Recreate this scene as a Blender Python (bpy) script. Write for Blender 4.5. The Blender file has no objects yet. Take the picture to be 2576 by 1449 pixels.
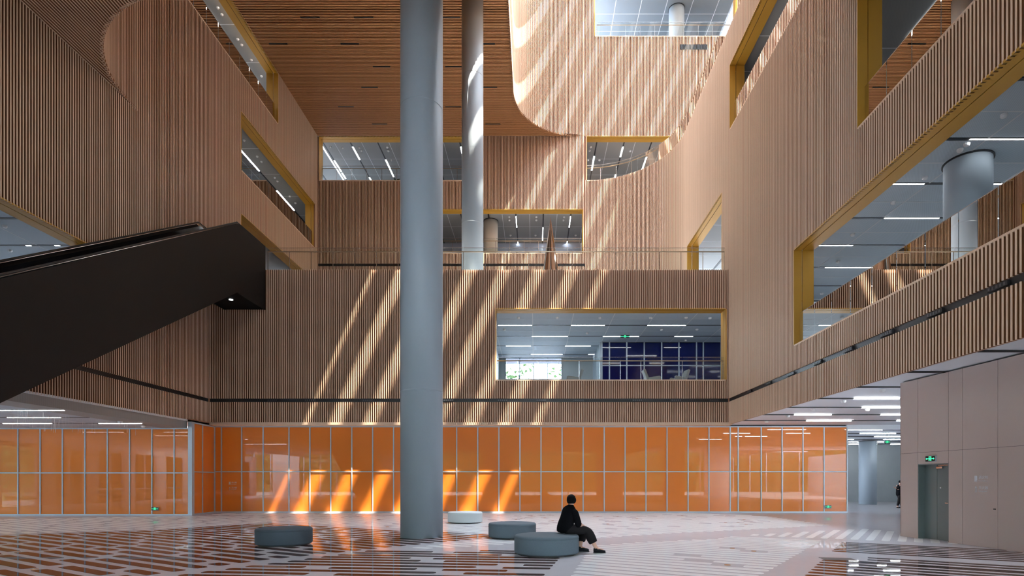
import bpy, bmesh, math, random
from mathutils import Vector, Matrix
R = random.Random(7)
scene = bpy.context.scene
C = scene.collection
# ------------------------------------------------------------------ camera
F, CX, CY, H = 1430.0, 1346.0, 1212.0, 1.6
cam_d = bpy.data.cameras.new('camera'); cam = bpy.data.objects.new('camera', cam_d); C.objects.link(cam)
cam.location = (0, 0, H); cam.rotation_euler = (math.pi/2, 0, 0)
cam_d.sensor_width = 36; cam_d.sensor_fit = 'HORIZONTAL'; cam_d.lens = F/2576*36
cam_d.shift_x = (1288-CX)/2576; cam_d.shift_y = (CY-724.5)/2576
cam_d.clip_end = 500
scene.camera = cam
# ------------------------------------------------------------------ light
world = bpy.data.worlds.new('sky'); scene.world = world; world.use_nodes = True
wn = world.node_tree; bg = wn.nodes['Background']
bg.inputs[0].default_value = (0.76, 0.87, 1.0, 1); bg.inputs[1].default_value = 31.0
SLX, SLY = 0.44, 0.25          # sun travel per metre of fall
sd = bpy.data.lights.new('sun', 'SUN'); sd.energy = 28; sd.angle = math.radians(0.53); sd.color = (1, .89, .74)
sun = bpy.data.objects.new('sun', sd); C.objects.link(sun)
sun.rotation_euler = Vector((-SLX, SLY, -1)).to_track_quat('-Z', 'Y').to_euler()
def portal(loc, rot, sx, sy, name):
    d = bpy.data.lights.new(name, 'AREA'); d.shape = 'RECTANGLE'; d.size = sx; d.size_y = sy
    d.cycles.is_portal = True
    o = bpy.data.objects.new(name, d); C.objects.link(o); o.location = loc; o.rotation_euler = rot
portal((7.75, 30.75, 42.45), (0, 0, 0), 18.6, 25, 'skylight_portal')
portal((-3, -9.9, 2.65), (-math.pi/2, 0, 0), 60, 5.3, 'facade_portal')
portal((-3, -9.9, 12), (-math.pi/2, 0, 0), 10, 2, 'added_window_portal')
portal((-33.6, 8, 1.95), (0, -math.pi/2, 0), 3.9, 36, 'side_window_portal')
vs = scene.view_settings
vs.view_transform = 'Standard'; vs.look = 'None'; vs.gamma = 1; vs.use_curve_mapping = False
vs.exposure = 0.15
scene.cycles.max_bounces = 10; scene.cycles.diffuse_bounces = 6; scene.cycles.glossy_bounces = 5
scene.cycles.transparent_max_bounces = 24; scene.cycles.caustics_reflective = False; scene.cycles.caustics_refractive = False
scene.cycles.sample_clamp_indirect = 6

# ------------------------------------------------------------------ dimensions
XL, XR, YF, Y2 = -16.5, 9.79, 28.8, 43.2
Z1, ZT, ZC = 4.5, 12.36, 27.85
YO = 29.35                      # orange glass plane
PITCH, SW, SD = 0.11, 0.046, 0.10
def P(x, y, Y): return ((x-CX)*Y/F, Y, H+(CY-y)*Y/F)
def G(x, y): d = y-CY; return ((x-CX)*H/d, F*H/d)

# ------------------------------------------------------------------ materials
def mat(name, col, rough=.5, metal=0, spec=.5, noise=None, bump=None, coat=0, emit=None, estr=0, stretch=(1,1,1), coatr=.03):
    m = bpy.data.materials.new(name); m.use_nodes = True
    nt = m.node_tree; b = nt.nodes['Principled BSDF']
    b.inputs['Base Color'].default_value = (*col, 1); b.inputs['Roughness'].default_value = rough
    b.inputs['Metallic'].default_value = metal; b.inputs['Specular IOR Level'].default_value = spec
    b.inputs['Coat Weight'].default_value = coat; b.inputs['Coat Roughness'].default_value = coatr
    if emit: b.inputs['Emission Color'].default_value = (*emit, 1); b.inputs['Emission Strength'].default_value = estr
    if noise or bump:
        tc = nt.nodes.new('ShaderNodeTexCoord'); mp = nt.nodes.new('ShaderNodeMapping'); mp.inputs['Scale'].default_value = stretch
        geo = nt.nodes.new('ShaderNodeNewGeometry'); nt.links.new(geo.outputs['Position'], mp.inputs['Vector'])
        nt.nodes.remove(tc)
    if noise:
        sc, amt = noise
        n = nt.nodes.new('ShaderNodeTexNoise'); n.inputs['Scale'].default_value = sc; n.inputs['Detail'].default_value = 4
        nt.links.new(mp.outputs[0], n.inputs['Vector'])
        mx = nt.nodes.new('ShaderNodeMix'); mx.data_type = 'RGBA'
        nt.links.new(n.outputs['Fac'], mx.inputs[0])
        mx.inputs[6].default_value = (*[c*(1-amt) for c in col], 1); mx.inputs[7].default_value = (*[min(1, c*(1+amt)) for c in col], 1)
        nt.links.new(mx.outputs[2], b.inputs['Base Color'])
    if bump:
        sc, st = bump
        n2 = nt.nodes.new('ShaderNodeTexNoise'); n2.inputs['Scale'].default_value = sc; n2.inputs['Detail'].default_value = 2
        nt.links.new(mp.outputs[0], n2.inputs['Vector'])
        bp = nt.nodes.new('ShaderNodeBump'); bp.inputs['Strength'].default_value = st; bp.inputs['Distance'].default_value = .02
        nt.links.new(n2.outputs['Fac'], bp.inputs['Height']); nt.links.new(bp.outputs[0], b.inputs['Normal'])
    return m
def mat_glass(name, tint=(1,1,1), ior=1.5, rough=0.0):
    m = bpy.data.materials.new(name); m.use_nodes = True; nt = m.node_tree
    nt.nodes.remove(nt.nodes['Principled BSDF']); out = nt.nodes['Material Output']
    t = nt.nodes.new('ShaderNodeBsdfTransparent'); t.inputs[0].default_value = (*tint, 1)
    g = nt.nodes.new('ShaderNodeBsdfGlossy'); g.inputs['Roughness'].default_value = rough
    fr = nt.nodes.new('ShaderNodeFresnel'); fr.inputs[0].default_value = ior
    mx = nt.nodes.new('ShaderNodeMixShader'); nt.links.new(fr.outputs[0], mx.inputs[0])
    nt.links.new(t.outputs[0], mx.inputs[1]); nt.links.new(g.outputs[0], mx.inputs[2]); nt.links.new(mx.outputs[0], out.inputs[0])
    return m
def mat_mesh(name, col, k=.5, scale=60):   # expanded-metal ceiling panel: fine diagonal lines
    m = mat(name, col, .55); nt = m.node_tree; b = nt.nodes['Principled BSDF']
    geo = nt.nodes.new('ShaderNodeNewGeometry'); mp = nt.nodes.new('ShaderNodeMapping'); mp.inputs['Rotation'].default_value = (0, 0, .6)
    nt.links.new(geo.outputs['Position'], mp.inputs[0])
    w = nt.nodes.new('ShaderNodeTexWave'); w.inputs['Scale'].default_value = scale/6.28; nt.links.new(mp.outputs[0], w.inputs[0])
    mx = nt.nodes.new('ShaderNodeMix'); mx.data_type = 'RGBA'; nt.links.new(w.outputs[1], mx.inputs[0])
    mx.inputs[6].default_value = (*[c*(1-k) for c in col], 1); mx.inputs[7].default_value = (*[min(1, c*(1+k)) for c in col], 1)
    nt.links.new(mx.outputs[2], b.inputs['Base Color'])
    return m
M = {}
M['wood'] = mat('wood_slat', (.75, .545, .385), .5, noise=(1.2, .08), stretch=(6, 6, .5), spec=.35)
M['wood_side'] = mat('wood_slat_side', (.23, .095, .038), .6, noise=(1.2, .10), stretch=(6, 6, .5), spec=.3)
M['wood_back'] = mat('wood_backing', (.34, .16, .09), .8)
M['wood_ceil'] = mat('wood_ceiling_slat', (.60, .30, .13), .5, noise=(1.2, .12), stretch=(.5, 6, 6), spec=.35)
M['gold'] = mat('gold_reveal', (.52, .27, .03), .45, .2, noise=(.8, .08))
M['concrete'] = mat('column_concrete', (.37, .44, .50), .5, noise=(.9, .10), stretch=(1, 1, .5), bump=(6, .05))
M['wall_conc'] = mat('grey_concrete', (.42, .46, .48), .6, noise=(.7, .12))
M['floor'] = mat('terrazzo', (.63, .61, .64), .07, noise=(3, .05), spec=.6, coat=.3, bump=(.8, .003))
M['inlay_brown'] = mat('brown_terrazzo', (.075, .035, .03), .07, noise=(5, .15), spec=.6, coat=.3, bump=(.8, .003))
M['inlay_white'] = mat('white_terrazzo', (.92, .92, .92), .07, noise=(3, .03), spec=.6, coat=.3, bump=(.8, .003))
def polish(m, rough, amt):
    nt = m.node_tree; b = nt.nodes['Principled BSDF']; out = nt.nodes['Material Output']
    b.inputs['Specular IOR Level'].default_value = 0; b.inputs['Coat Weight'].default_value = 0; b.inputs['Roughness'].default_value = .9
    g = nt.nodes.new('ShaderNodeBsdfGlossy'); g.inputs['Roughness'].default_value = rough
    fr = nt.nodes.new('ShaderNodeFresnel'); fr.inputs[0].default_value = 1.45
    mu = nt.nodes.new('ShaderNodeMath'); mu.operation = 'MULTIPLY'; mu.inputs[1].default_value = amt; nt.links.new(fr.outputs[0], mu.inputs[0])
    mx = nt.nodes.new('ShaderNodeMixShader'); nt.links.new(mu.outputs[0], mx.inputs[0]); nt.links.new(b.outputs[0], mx.inputs[1]); nt.links.new(g.outputs[0], mx.inputs[2])
    nt.links.new(mx.outputs[0], out.inputs[0])
    for l in b.inputs['Normal'].links: nt.links.new(l.from_socket, g.inputs['Normal']); nt.links.new(l.from_socket, fr.inputs['Normal'])
for k in ('floor', 'inlay_brown', 'inlay_white'): polish(M[k], .02, .68)
M['inlay_gold'] = mat('bronze_inlay', (.55, .28, .06), .25, .6)
M['mosaic'] = mat('mosaic_plaque', (.10, .075, .065), .6, noise=(9, .9))
M['orange'] = mat('orange_glass', (.76, .20, .011), .5, noise=(.25, .06), spec=.4, coat=1, coatr=.01, bump=(.55, .03))
M['alu'] = mat('aluminium', (.50, .58, .66), .4, .3)
M['black'] = mat('black_metal', (.012, .012, .014), .4)
M['esc'] = mat('dark_cladding', (.010, .0078, .0072), .55, spec=.22, noise=(.4, .2))
M['escin'] = mat('black_glass', (.01, .01, .012), .08)
M['under'] = mat('matte_black_underside', (.004, .004, .004), .7, spec=.1)
M['step'] = mat('step_metal', (.12, .12, .13), .4, .8)
M['rubber'] = mat('rubber', (.012, .012, .012), .5)
M['chrome'] = mat('steel', (.62, .64, .66), .25, 1)
M['brass'] = mat('handrail', (.62, .44, .28), .3, .2)
M['glass'] = mat_glass('clear_glass', (.965, .985, .98), ior=1.33)
M['roofglass'] = mat_glass('tinted_roof_glass', (.972, .976, .985))
M['wall_taupe'] = mat('taupe_panel', (.55, .455, .42), .45, noise=(.5, .03))
M['door'] = mat('grey_steel_door', (.16, .20, .20), .4, noise=(.6, .05))
M['ceil_white'] = mat('ceiling_white', (.82, .86, .90), .6)
M['ceil_line'] = mat('ceiling_rail', (.70, .72, .74), .5)
M['panel_blue'] = mat_mesh('mesh_panel', (.52, .60, .66), .45, 140)
M['panel_grey'] = mat_mesh('grey_panel', (.30, .30, .29), .15, 90)
M['panel_light'] = mat_mesh('light_panel', (.46, .53, .59), .15, 120)
M['panel_dark'] = mat_mesh('dark_mesh_panel', (.13, .145, .155), .3, 140)
M['slab'] = mat('slab', (.68, .69, .70), .7)
M['lamp'] = mat('lamp_diffuser', (1, 1, 1), .5, emit=(.93, .97, 1), estr=32)
M['spot'] = mat('spot_lens', (1, 1, 1), .5, emit=(1, 1, 1), estr=9)
M['white'] = mat('white_plastic', (.85, .86, .87), .4)
M['blue'] = mat('blue_glass', (.0025, .006, .075), .06, noise=(.12, .6), spec=.6)
M['frost'] = mat('frosted_glass', (.55, .62, .75), .25)
M['fab_dark'] = mat('dark_upholstery', (.105, .14, .165), .85, noise=(60, .12))
M['fab_darker'] = mat('charcoal_upholstery', (.065, .085, .105), .85, noise=(60, .12))
M['fab_white'] = mat('white_upholstery', (.72, .80, .82), .8, noise=(60, .04))
M['fab_grey'] = mat('grey_upholstery', (.36, .39, .40), .85, noise=(60, .06))
M['leg'] = mat('oak_leg', (.55, .33, .16), .5)
M['copper'] = mat('polished_bronze', (.80, .64, .55), .06, 1)
M['skin'] = mat('skin', (.62, .36, .26), .5)
M['hair'] = mat('hair', (.005, .004, .004), .8, spec=.15, noise=(40, .3))
M['shirt'] = mat('black_shirt', (.005, .005, .0065), .9, spec=.08)
M['pants'] = mat('charcoal_trousers', (.018, .016, .017), .9, spec=.1)
M['shoe'] = mat('black_shoe', (.006, .007, .010), .7, spec=.2)
M['sole'] = mat('shoe_sole', (.05, .055, .06), .7)
M['green'] = mat('exit_green', (.05, .8, .35), .5, emit=(.06, .9, .42), estr=1.6)
M['leaf'] = mat('leaf', (.07, .13, .03), .6, noise=(1, .4))
M['bark'] = mat('bark', (.10, .07, .05), .9)
M['ground'] = mat('paving', (.12, .12, .115), .8, noise=(.3, .1))
M['wire'] = mat('hanging_wire', (.75, .75, .74), .3, .5)
M['plaster'] = mat('plaster', (.45, .44, .43), .7)
M['beige'] = mat('beige_concrete', (.80, .74, .66), .6, noise=(.9, .05))
M['text'] = mat('sign_lettering', (.80, .84, .90), .5)

# ------------------------------------------------------------------ helpers
class MB:
    def __init__(s): s.v = []; s.f = []
    def quad(s, a, b, c, d): n = len(s.v); s.v += [a, b, c, d]; s.f.append((n, n+1, n+2, n+3))
    def box(s, x0, x1, y0, y1, z0, z1):
        n = len(s.v)
        s.v += [(x0,y0,z0),(x1,y0,z0),(x1,y1,z0),(x0,y1,z0),(x0,y0,z1),(x1,y0,z1),(x1,y1,z1),(x0,y1,z1)]
        s.f += [(n,n+3,n+2,n+1),(n+4,n+5,n+6,n+7),(n,n+1,n+5,n+4),(n+1,n+2,n+6,n+5),(n+2,n+3,n+7,n+6),(n+3,n,n+4,n+7)]
        return s
    def obox(s, o, t, n, a0, a1, b0, b1, z0, z1):   # box in a wall frame: a along t, b along n
        k = len(s.v); pts = []
        for z in (z0, z1):
            for a, b in ((a0,b0),(a1,b0),(a1,b1),(a0,b1)):
                pts.append((o[0]+t[0]*a+n[0]*b, o[1]+t[1]*a+n[1]*b, z))
        s.v += pts
        s.f += [(k,k+3,k+2,k+1),(k+4,k+5,k+6,k+7),(k,k+1,k+5,k+4),(k+1,k+2,k+6,k+5),(k+2,k+3,k+7,k+6),(k+3,k,k+4,k+7)]
        return s
    def prism(s, poly, fn):   # poly of 2d points, fn(p, side)->3d
        n = len(s.v); k = len(poly)
        s.v += [fn(p, 0) for p in poly] + [fn(p, 1) for p in poly]
        s.f.append(tuple(range(n, n+k))[::-1]); s.f.append(tuple(range(n+k, n+2*k)))
        for i in range(k): j = (i+1) % k; s.f.append((n+i, n+j, n+k+j, n+k+i))
        return s
    def lathe(s, prof, c=(0,0,0), seg=32, cap=True):
        n = len(s.v)
        for r, z in prof:
            for i in range(seg): a = 2*math.pi*i/seg; s.v.append((c[0]+r*math.cos(a), c[1]+r*math.sin(a), c[2]+z))
        for j in range(len(prof)-1):
            for i in range(seg):
                i2 = (i+1) % seg; s.f.append((n+j*seg+i, n+j*seg+i2, n+(j+1)*seg+i2, n+(j+1)*seg+i))
        if cap:
            s.f.append(tuple(n+i for i in range(seg))[::-1]); s.f.append(tuple(n+(len(prof)-1)*seg+i for i in range(seg)))
        return s
    def tube(s, pts, r, seg=6):
        pts = [Vector(p) for p in pts]; n0 = len(s.v)
        for i, p in enumerate(pts):
            d = (pts[min(i+1, len(pts)-1)]-pts[max(i-1, 0)]).normalized()
            u = d.cross(Vector((0,0,1)));  u = u.normalized() if u.length > 1e-4 else Vector((1,0,0)); w = u.cross(d)
            rr = r[i] if isinstance(r, (list, tuple)) else r
            for k in range(seg): a = 2*math.pi*k/seg; s.v.append(tuple(p+u*rr*math.cos(a)+w*rr*math.sin(a)))
        for i in range(len(pts)-1):
            for k in range(seg): k2 = (k+1) % seg; s.f.append((n0+i*seg+k, n0+i*seg+k2, n0+(i+1)*seg+k2, n0+(i+1)*seg+k))
        s.f.append(tuple(n0+k for k in range(seg))[::-1]); s.f.append(tuple(n0+(len(pts)-1)*seg+k for k in range(seg)))
        return s
    def rings(s, rings, cap=True):   # rings: list of equal-length point loops
        n0 = len(s.v); k = len(rings[0])
        for r in rings: s.v += [tuple(p) for p in r]
        for i in range(len(rings)-1):
            for j in range(k): j2 = (j+1) % k; s.f.append((n0+i*k+j, n0+i*k+j2, n0+(i+1)*k+j2, n0+(i+1)*k+j))
        if cap: s.f.append(tuple(n0+j for j in range(k))[::-1]); s.f.append(tuple(n0+(len(rings)-1)*k+j for j in range(k)))
        return s
    def build(s, name, m, parent=None, smooth=False, origin=None):
        o3 = origin if origin is not None else (ORI.get(parent.name, (0,0,0)) if parent else (0,0,0))
        me = bpy.data.meshes.new(name)
        me.from_pydata([(a-o3[0], b-o3[1], c-o3[2]) for a, b, c in s.v], [], s.f); me.update()
        if smooth: me.polygons.foreach_set('use_smooth', [True]*len(me.polygons))
        me.materials.append(M[m] if isinstance(m, str) else m)
        o = bpy.data.objects.new(name, me); C.objects.link(o)
        if parent: o.parent = parent; ORI[o.name] = o3
        elif origin is not None: o.location = origin; ORI[o.name] = tuple(origin)
        return o
ORI = {}
def tag(o, label, cat=None, group=None, kind=None):
    o['label'] = label
    if cat: o['category'] = cat
    if group: o['group'] = group
    if kind: o['kind'] = kind
    return o
def empty(name, loc, label, cat, group=None):
    o = bpy.data.objects.new(name, None); C.objects.link(o); o.location = loc; o.empty_display_size = .2
    ORI[o.name] = tuple(loc); return tag(o, label, cat, group)
def struct(o, label, cat): return tag(o, label, cat, kind='structure')
def child(me, name, parent, loc, scale=(1,1,1), rz=0):
    o = bpy.data.objects.new(name, me); C.objects.link(o); o.parent = parent; o.location = loc; o.scale = scale; o.rotation_euler = (0, 0, rz)
    return o
def copy_tree(o, parent=None):
    c = o.copy(); C.objects.link(c); c.parent = parent
    for ch in list(o.children): copy_tree(ch, c)
    return c
def arc(cx, cy, r, a0, a1, n): return [(cx+r*math.cos(math.radians(a0+(a1-a0)*i/n)), cy+r*math.sin(math.radians(a0+(a1-a0)*i/n))) for i in range(n+1)]

# slat profile, unit mesh: x width -.5...5, y 0 (front) .. 1 (back), z 0..1, front corners eased
def unit_slat():
    b = MB(); prof = [(-.5, 1), (-.5, .16), (-.3, 0), (.3, 0), (.5, .16), (.5, 1)]
    b.prism(prof, lambda p, k: (p[0], p[1], k))
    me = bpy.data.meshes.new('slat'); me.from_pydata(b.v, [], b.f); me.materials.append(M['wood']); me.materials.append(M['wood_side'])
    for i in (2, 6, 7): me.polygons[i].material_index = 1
    return me
SLAT = unit_slat()
def slat_into(b, p, t, n, z0, z1):
    k = len(b.v); prof = [(-.5, 1), (-.5, .16), (-.3, 0), (.3, 0), (.5, .16), (.5, 1)]
    for z in (z0, z1):
        for a, d in prof: b.v.append((p[0]+t[0]*a*SW-n[0]*d*SD, p[1]+t[1]*a*SW-n[1]*d*SD, z))
    m = len(prof)
    b.f.append(tuple(range(k, k+m))[::-1]); b.f.append(tuple(range(k+m, k+2*m)))
    for i in range(m-1): b.f.append((k+i, k+i+1, k+m+i+1, k+m+i))
class Path:
    def __init__(s, pts):
        s.p = pts; s.c = [0]
        for a, b in zip(pts, pts[1:]): s.c.append(s.c[-1]+math.dist(a, b))
        s.L = s.c[-1]
    def at(s, q):
        i = 0
        while i < len(s.c)-2 and s.c[i+1] < q: i += 1
        a, b = s.p[i], s.p[i+1]; l = s.c[i+1]-s.c[i]; t = ((b[0]-a[0])/l, (b[1]-a[1])/l); u = q-s.c[i]
        return (a[0]+t[0]*u, a[1]+t[1]*u), t, (t[1], -t[0])
def intervals(z0, z1, cuts):
    out = [(z0, z1)]
    for a, b in cuts:
        nx = []
        for u, v in out:
            if b <= u or a >= v: nx.append((u, v)); continue
            if a > u: nx.append((u, a))
            if b < v: nx.append((b, v))
        out = nx
    return [(u, v) for u, v in out if v-u > .02]
def slat_wall(name, label, pts, zr, holes=(), strips=(), indiv=None, gold=True, reveal=.75, srange=None):
    """zr: list of (s0,s1,z0,z1); holes/strips: (s0,s1,z0,z1)"""
    path = Path(pts); b = MB()
    holes = [(h[0], min(h[1], path.L), h[2], h[3]) for h in holes]; strips = [(h[0], min(h[1], path.L), h[2], h[3]) for h in strips]
    ss = sorted(set([round(x, 4) for x in path.c]+[round(x, 4) for h in list(holes)+list(zr) for x in h[:2]]))
    ss = [min(x, path.L) for x in ss if 0 <= x <= path.L+.01]
    zz = sorted(set([z for h in list(holes)+list(zr) for z in h[2:]]))
    for a, c in zip(ss, ss[1:]):
        if c-a < 1e-4: continue
        mid = (a+c)/2; pa = path.at(a+1e-6)[0]; pc = path.at(c-1e-6)[0]; n = path.at(mid)[2]
        na = path.at(a+1e-6)[2]; nc = path.at(c-1e-6)[2]
        for u, v in zip(zz, zz[1:]):
            zm = (u+v)/2
            if not any(r[0] <= mid <= r[1] and r[2] <= zm <= r[3] for r in zr): continue
            if any(h[0] <= mid <= h[1] and h[2] <= zm <= h[3] for h in holes): continue
            A = (pa[0]-na[0]*SD, pa[1]-na[1]*SD); B = (pc[0]-nc[0]*SD, pc[1]-nc[1]*SD)
            b.quad((*A, u), (*B, u), (*B, v), (*A, v))
    w = struct(b.build(name, 'wood_back'), label, 'wall')
    st = MB(); cand = []
    i = 0; q = PITCH/2
    while q < path.L:
        p, t, n = path.at(q)
        for r in zr:
            if r[0] <= q <= r[1]:
                for u, v in intervals(r[2], r[3], [(h[2], h[3]) for h in list(holes)+list(strips) if h[0] <= q <= h[1]]):
                    if srange and not srange(p, u, v): continue
                    sc = indiv(p, u, v) if indiv else 0
                    cand.append((sc, p, t, n, u, v))
        q += PITCH
    cand.sort(key=lambda c: -c[0])
    for k, (sc, p, t, n, u, v) in enumerate(cand):
        if k < 300 and sc > 0: child(SLAT, 'slat', w, (p[0], p[1], u), (SW, SD, v-u), math.atan2(t[1], t[0]))
        else: slat_into(st, p, t, n, u, v)
    if st.v:
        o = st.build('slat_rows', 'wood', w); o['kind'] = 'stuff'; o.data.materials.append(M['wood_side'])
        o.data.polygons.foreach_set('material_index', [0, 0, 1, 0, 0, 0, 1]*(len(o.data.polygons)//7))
    for (s0, s1, z0, z1) in holes if gold else ():
        p, t, n = path.at((s0+s1)/2); o = path.at(s0+1e-6)[0]; L = s1-s0
        gap = reveal*.42
        for nm, (a0, a1, u, v) in (('lintel', (0, L, z1, z1+.05)), ('jamb', (-.05, 0, z0, z1)), ('jamb', (L, L+.05, z0, z1)), ('sill', (0, L, z0-.05, z0))):
            for (b0, b1) in ((.0, gap-.012), (gap+.012, reveal)):
                MB().obox(o, t, n, a0, a1, -b1, -b0-.004, u, v).build(nm, 'gold' if nm != 'sill' else 'wood', w)
            MB().obox(o, t, n, a0, a1, -gap-.02, -gap+.02, u+(.02 if nm == 'lintel' else 0), v-(.02 if nm == 'sill' else 0)).build('shadow_joint', 'black', w) if nm != 'jamb' else None
    for (s0, s1, z0, z1) in strips:
        m = MB(); o = path.at(s0+1e-6)[0]; t = path.at((s0+s1)/2)[1]; n = path.at((s0+s1)/2)[2]
        m.obox(o, t, n, 0, s1-s0, -SD+.005, -SD*.55, z0, z1).build('track_channel', 'black', w)
    return w, path
# ------------------------------------------------------------------ slatted walls
def vis_px(p, u, v):     # rough on-screen pitch for a slat
    return 0 if p[1] < 5 else 1
L2a, L2b = 6.78, 10.36
# lower block of the back wall
wb, pb = slat_wall('wall_back_lower', 'lower slatted timber wall above the orange glass, facing the hall', [(XL, YF), (XR, YF)],
    [(0, 99, Z1, ZT)], [(-1.99-XL, 9.66-XL, L2a, L2b)], [(0, 99, 5.64, 5.82)],
    indiv=lambda p, u, v: (v-u) if -13.7 < p[0] else .1*(v-u))
# left wall: path runs away from the camera
oL = 8.0
wl, pl = slat_wall('wall_left', 'tall slatted timber wall on the left behind the escalator', [(XL, -oL), (XL, Y2)],
    [(0, YF+oL, Z1, ZC+.09), (YF+oL, 99, ZT, ZC+.09)],
    [(2+oL, 21.3+oL, L2a, L2b), (31.97+oL, 42.65+oL, ZT, 16.65), (31.97+oL, 42.65+oL, 19.15, 22.4), (20+oL, 36.5+oL, 24.6, ZC-.02)],
    [(0, YF+oL, 5.64, 5.82)],
    indiv=lambda p, u, v: (v-u)*1000/p[1]**2 if 17 < p[1] < 24 else 0, srange=lambda p, u, v: p[1] > 9)
# terrace back wall
wt, pt = slat_wall('wall_back_upper', 'tall slatted timber wall at the back of the upper terrace', [(XL, Y2), (3.79, Y2)],
    [(0, 99, ZT, ZC+.09)],
    [(.1, -4.7-XL, 24.53, ZC-.02), (-8.6-XL, 3.62-XL, 19.0, 22.3)], [(0, 3.95-XL, 18.0, 18.2)])
# right wall with the rounded back corner
rp = arc(3.79, 37.2, 6, 90, 0, 24)+[(XR, -oL)]
pr_ = Path(rp); sY = lambda Y: pr_.L-(Y+oL)
wr, pr = slat_wall('wall_right', 'slatted timber wall on the right sweeping round into the back corner', rp,
    [(0, sY(YF), ZT, 24.53), (sY(YF), 99, Z1, 24.53)],
    [(sY(36.6), sY(29.85), ZT, 16.75), (sY(21.5), sY(4), L2a, L2b), (sY(17.26), sY(4), ZT, 16.75), (sY(28.6), sY(8), 19.35, 22.55)],
    [(sY(YF), 99, 5.64, 5.82)],
    indiv=lambda p, u, v: (v-u)*1000/p[1]**2 if 10.5 < p[1] < 20 else 0, srange=lambda p, u, v: p[1] > 9)
# bright wall under the skylight
kp = [(-1.45, 18.3), (-1.45, 38.2)]+arc(3.55, 38.2, 5, 180, 90, 24)[1:]+[(17, Y2)]
pk_ = Path(kp); sX = lambda X: pk_.L-(17-X)
wk, pk = slat_wall('wall_skylight', 'bright slatted wall below the skylight with a rounded left corner', kp,
    [(0, sX(3.8), ZC, 42.4), (sX(3.8), 99, 24.53, 42.4)], [(sX(4.56), 99, 35.5, 39), (sX(3.95), 99, 24.53, ZC)], srange=lambda p, u, v: p[1] > 24)
# bridge over the near end of the hall
gp = [(XR, 17.87), (-10.7, 17.87)]+arc(-10.7, 23.67, 5.8, 270, 180, 24)[1:]
wg, pg = slat_wall('wall_bridge', 'curved slatted parapet of the bridge high on the left', gp, [(0, 99, 17.0, 24.5)])
# soffit of the bridge
b = MB(); st = MB()
b.quad((XL, -10, 17.09), (XR, -10, 17.09), (XR, 17.87, 17.09), (-10.7, 17.87, 17.09))
pa = arc(-10.7, 23.67, 5.8, 270, 180, 16)
b.v += [(XL, -10, 17.09)]+[(x, y, 17.09) for x, y in pa]; n0 = len(b.v)-len(pa)-1
b.f.append(tuple(range(n0, len(b.v))))
x = XL+.055
while x < XR:
    ye = 17.87 if x > -10.7 else 23.67-math.sqrt(max(0, 5.8**2-(x+10.7)**2))
    k = len(st.v); st.box(x-SW/2, x+SW/2, 4, ye, 17.0, 17.09); x += PITCH
br = struct(b.build('ceiling_bridge', 'wood_back'), 'slatted timber soffit of the bridge in the upper left corner', 'ceiling')
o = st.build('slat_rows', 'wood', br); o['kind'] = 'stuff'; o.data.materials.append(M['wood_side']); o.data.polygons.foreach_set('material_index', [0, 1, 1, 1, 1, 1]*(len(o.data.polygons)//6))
# main timber ceiling
b = MB(); st = MB()
def ceil_x(y): return -1.45 if y < 38.2 else 3.55-math.sqrt(max(0, 25-(y-38.2)**2))
ys = [18.2+i*(38.2-18.2)/2 for i in range(2)]+[38.2+i*(5/24) for i in range(25)]
for y0, y1 in zip(ys, ys[1:]): b.quad((XL-.1, y0, ZC+.09), (ceil_x(y0), y0, ZC+.09), (ceil_x(y1), y1, ZC+.09), (XL-.1, y1, ZC+.09))
y = 18.35
while y < Y2:
    st.box(XL, ceil_x(y), y-SW/2, y+SW/2, ZC, ZC+.09); y += PITCH
rf = MB()
for y0, y1 in zip(ys, ys[1:]): rf.quad((XL-.3, y0, ZC+.14), (ceil_x(y0)-.14, y0, ZC+.14), (ceil_x(y1)-.14, y1, ZC+.14), (XL-.3, y1, ZC+.14))
rf.quad((XL-.3, Y2, ZC+.14), (3.5, Y2, ZC+.14), (3.5, Y2+.7, ZC+.14), (XL-.3, Y2+.7, ZC+.14))
struct(rf.build('ceiling_leak_cover', 'plaster'), 'roof deck added above the timber ceiling to stop sky leaks', 'ceiling')  # deck added to keep sky from leaking in along the ceiling edges
cl = struct(b.build('ceiling_timber', 'wood_back'), 'warm timber slat ceiling high above the terrace', 'ceiling')
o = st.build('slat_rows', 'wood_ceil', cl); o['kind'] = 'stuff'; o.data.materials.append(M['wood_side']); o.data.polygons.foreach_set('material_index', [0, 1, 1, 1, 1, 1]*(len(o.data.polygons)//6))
for (px, py) in ((780, 44), (915, 44), (700, 110), (880, 110), (1133, 44), (1142, 168), (1222, 110), (1230, 220), (960, 168), (930, 220), (1140, 268), (1240, 312), (955, 312), (870, 268)):
    Yv = (ZC-H)*F/(CY-py); Xv = (px-CX)*Yv/F
    MB().box(Xv-.55, Xv+.55, Yv-.05, Yv+.05, ZC-.01, ZC+.02).build('air_slot', 'black', cl)
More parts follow.
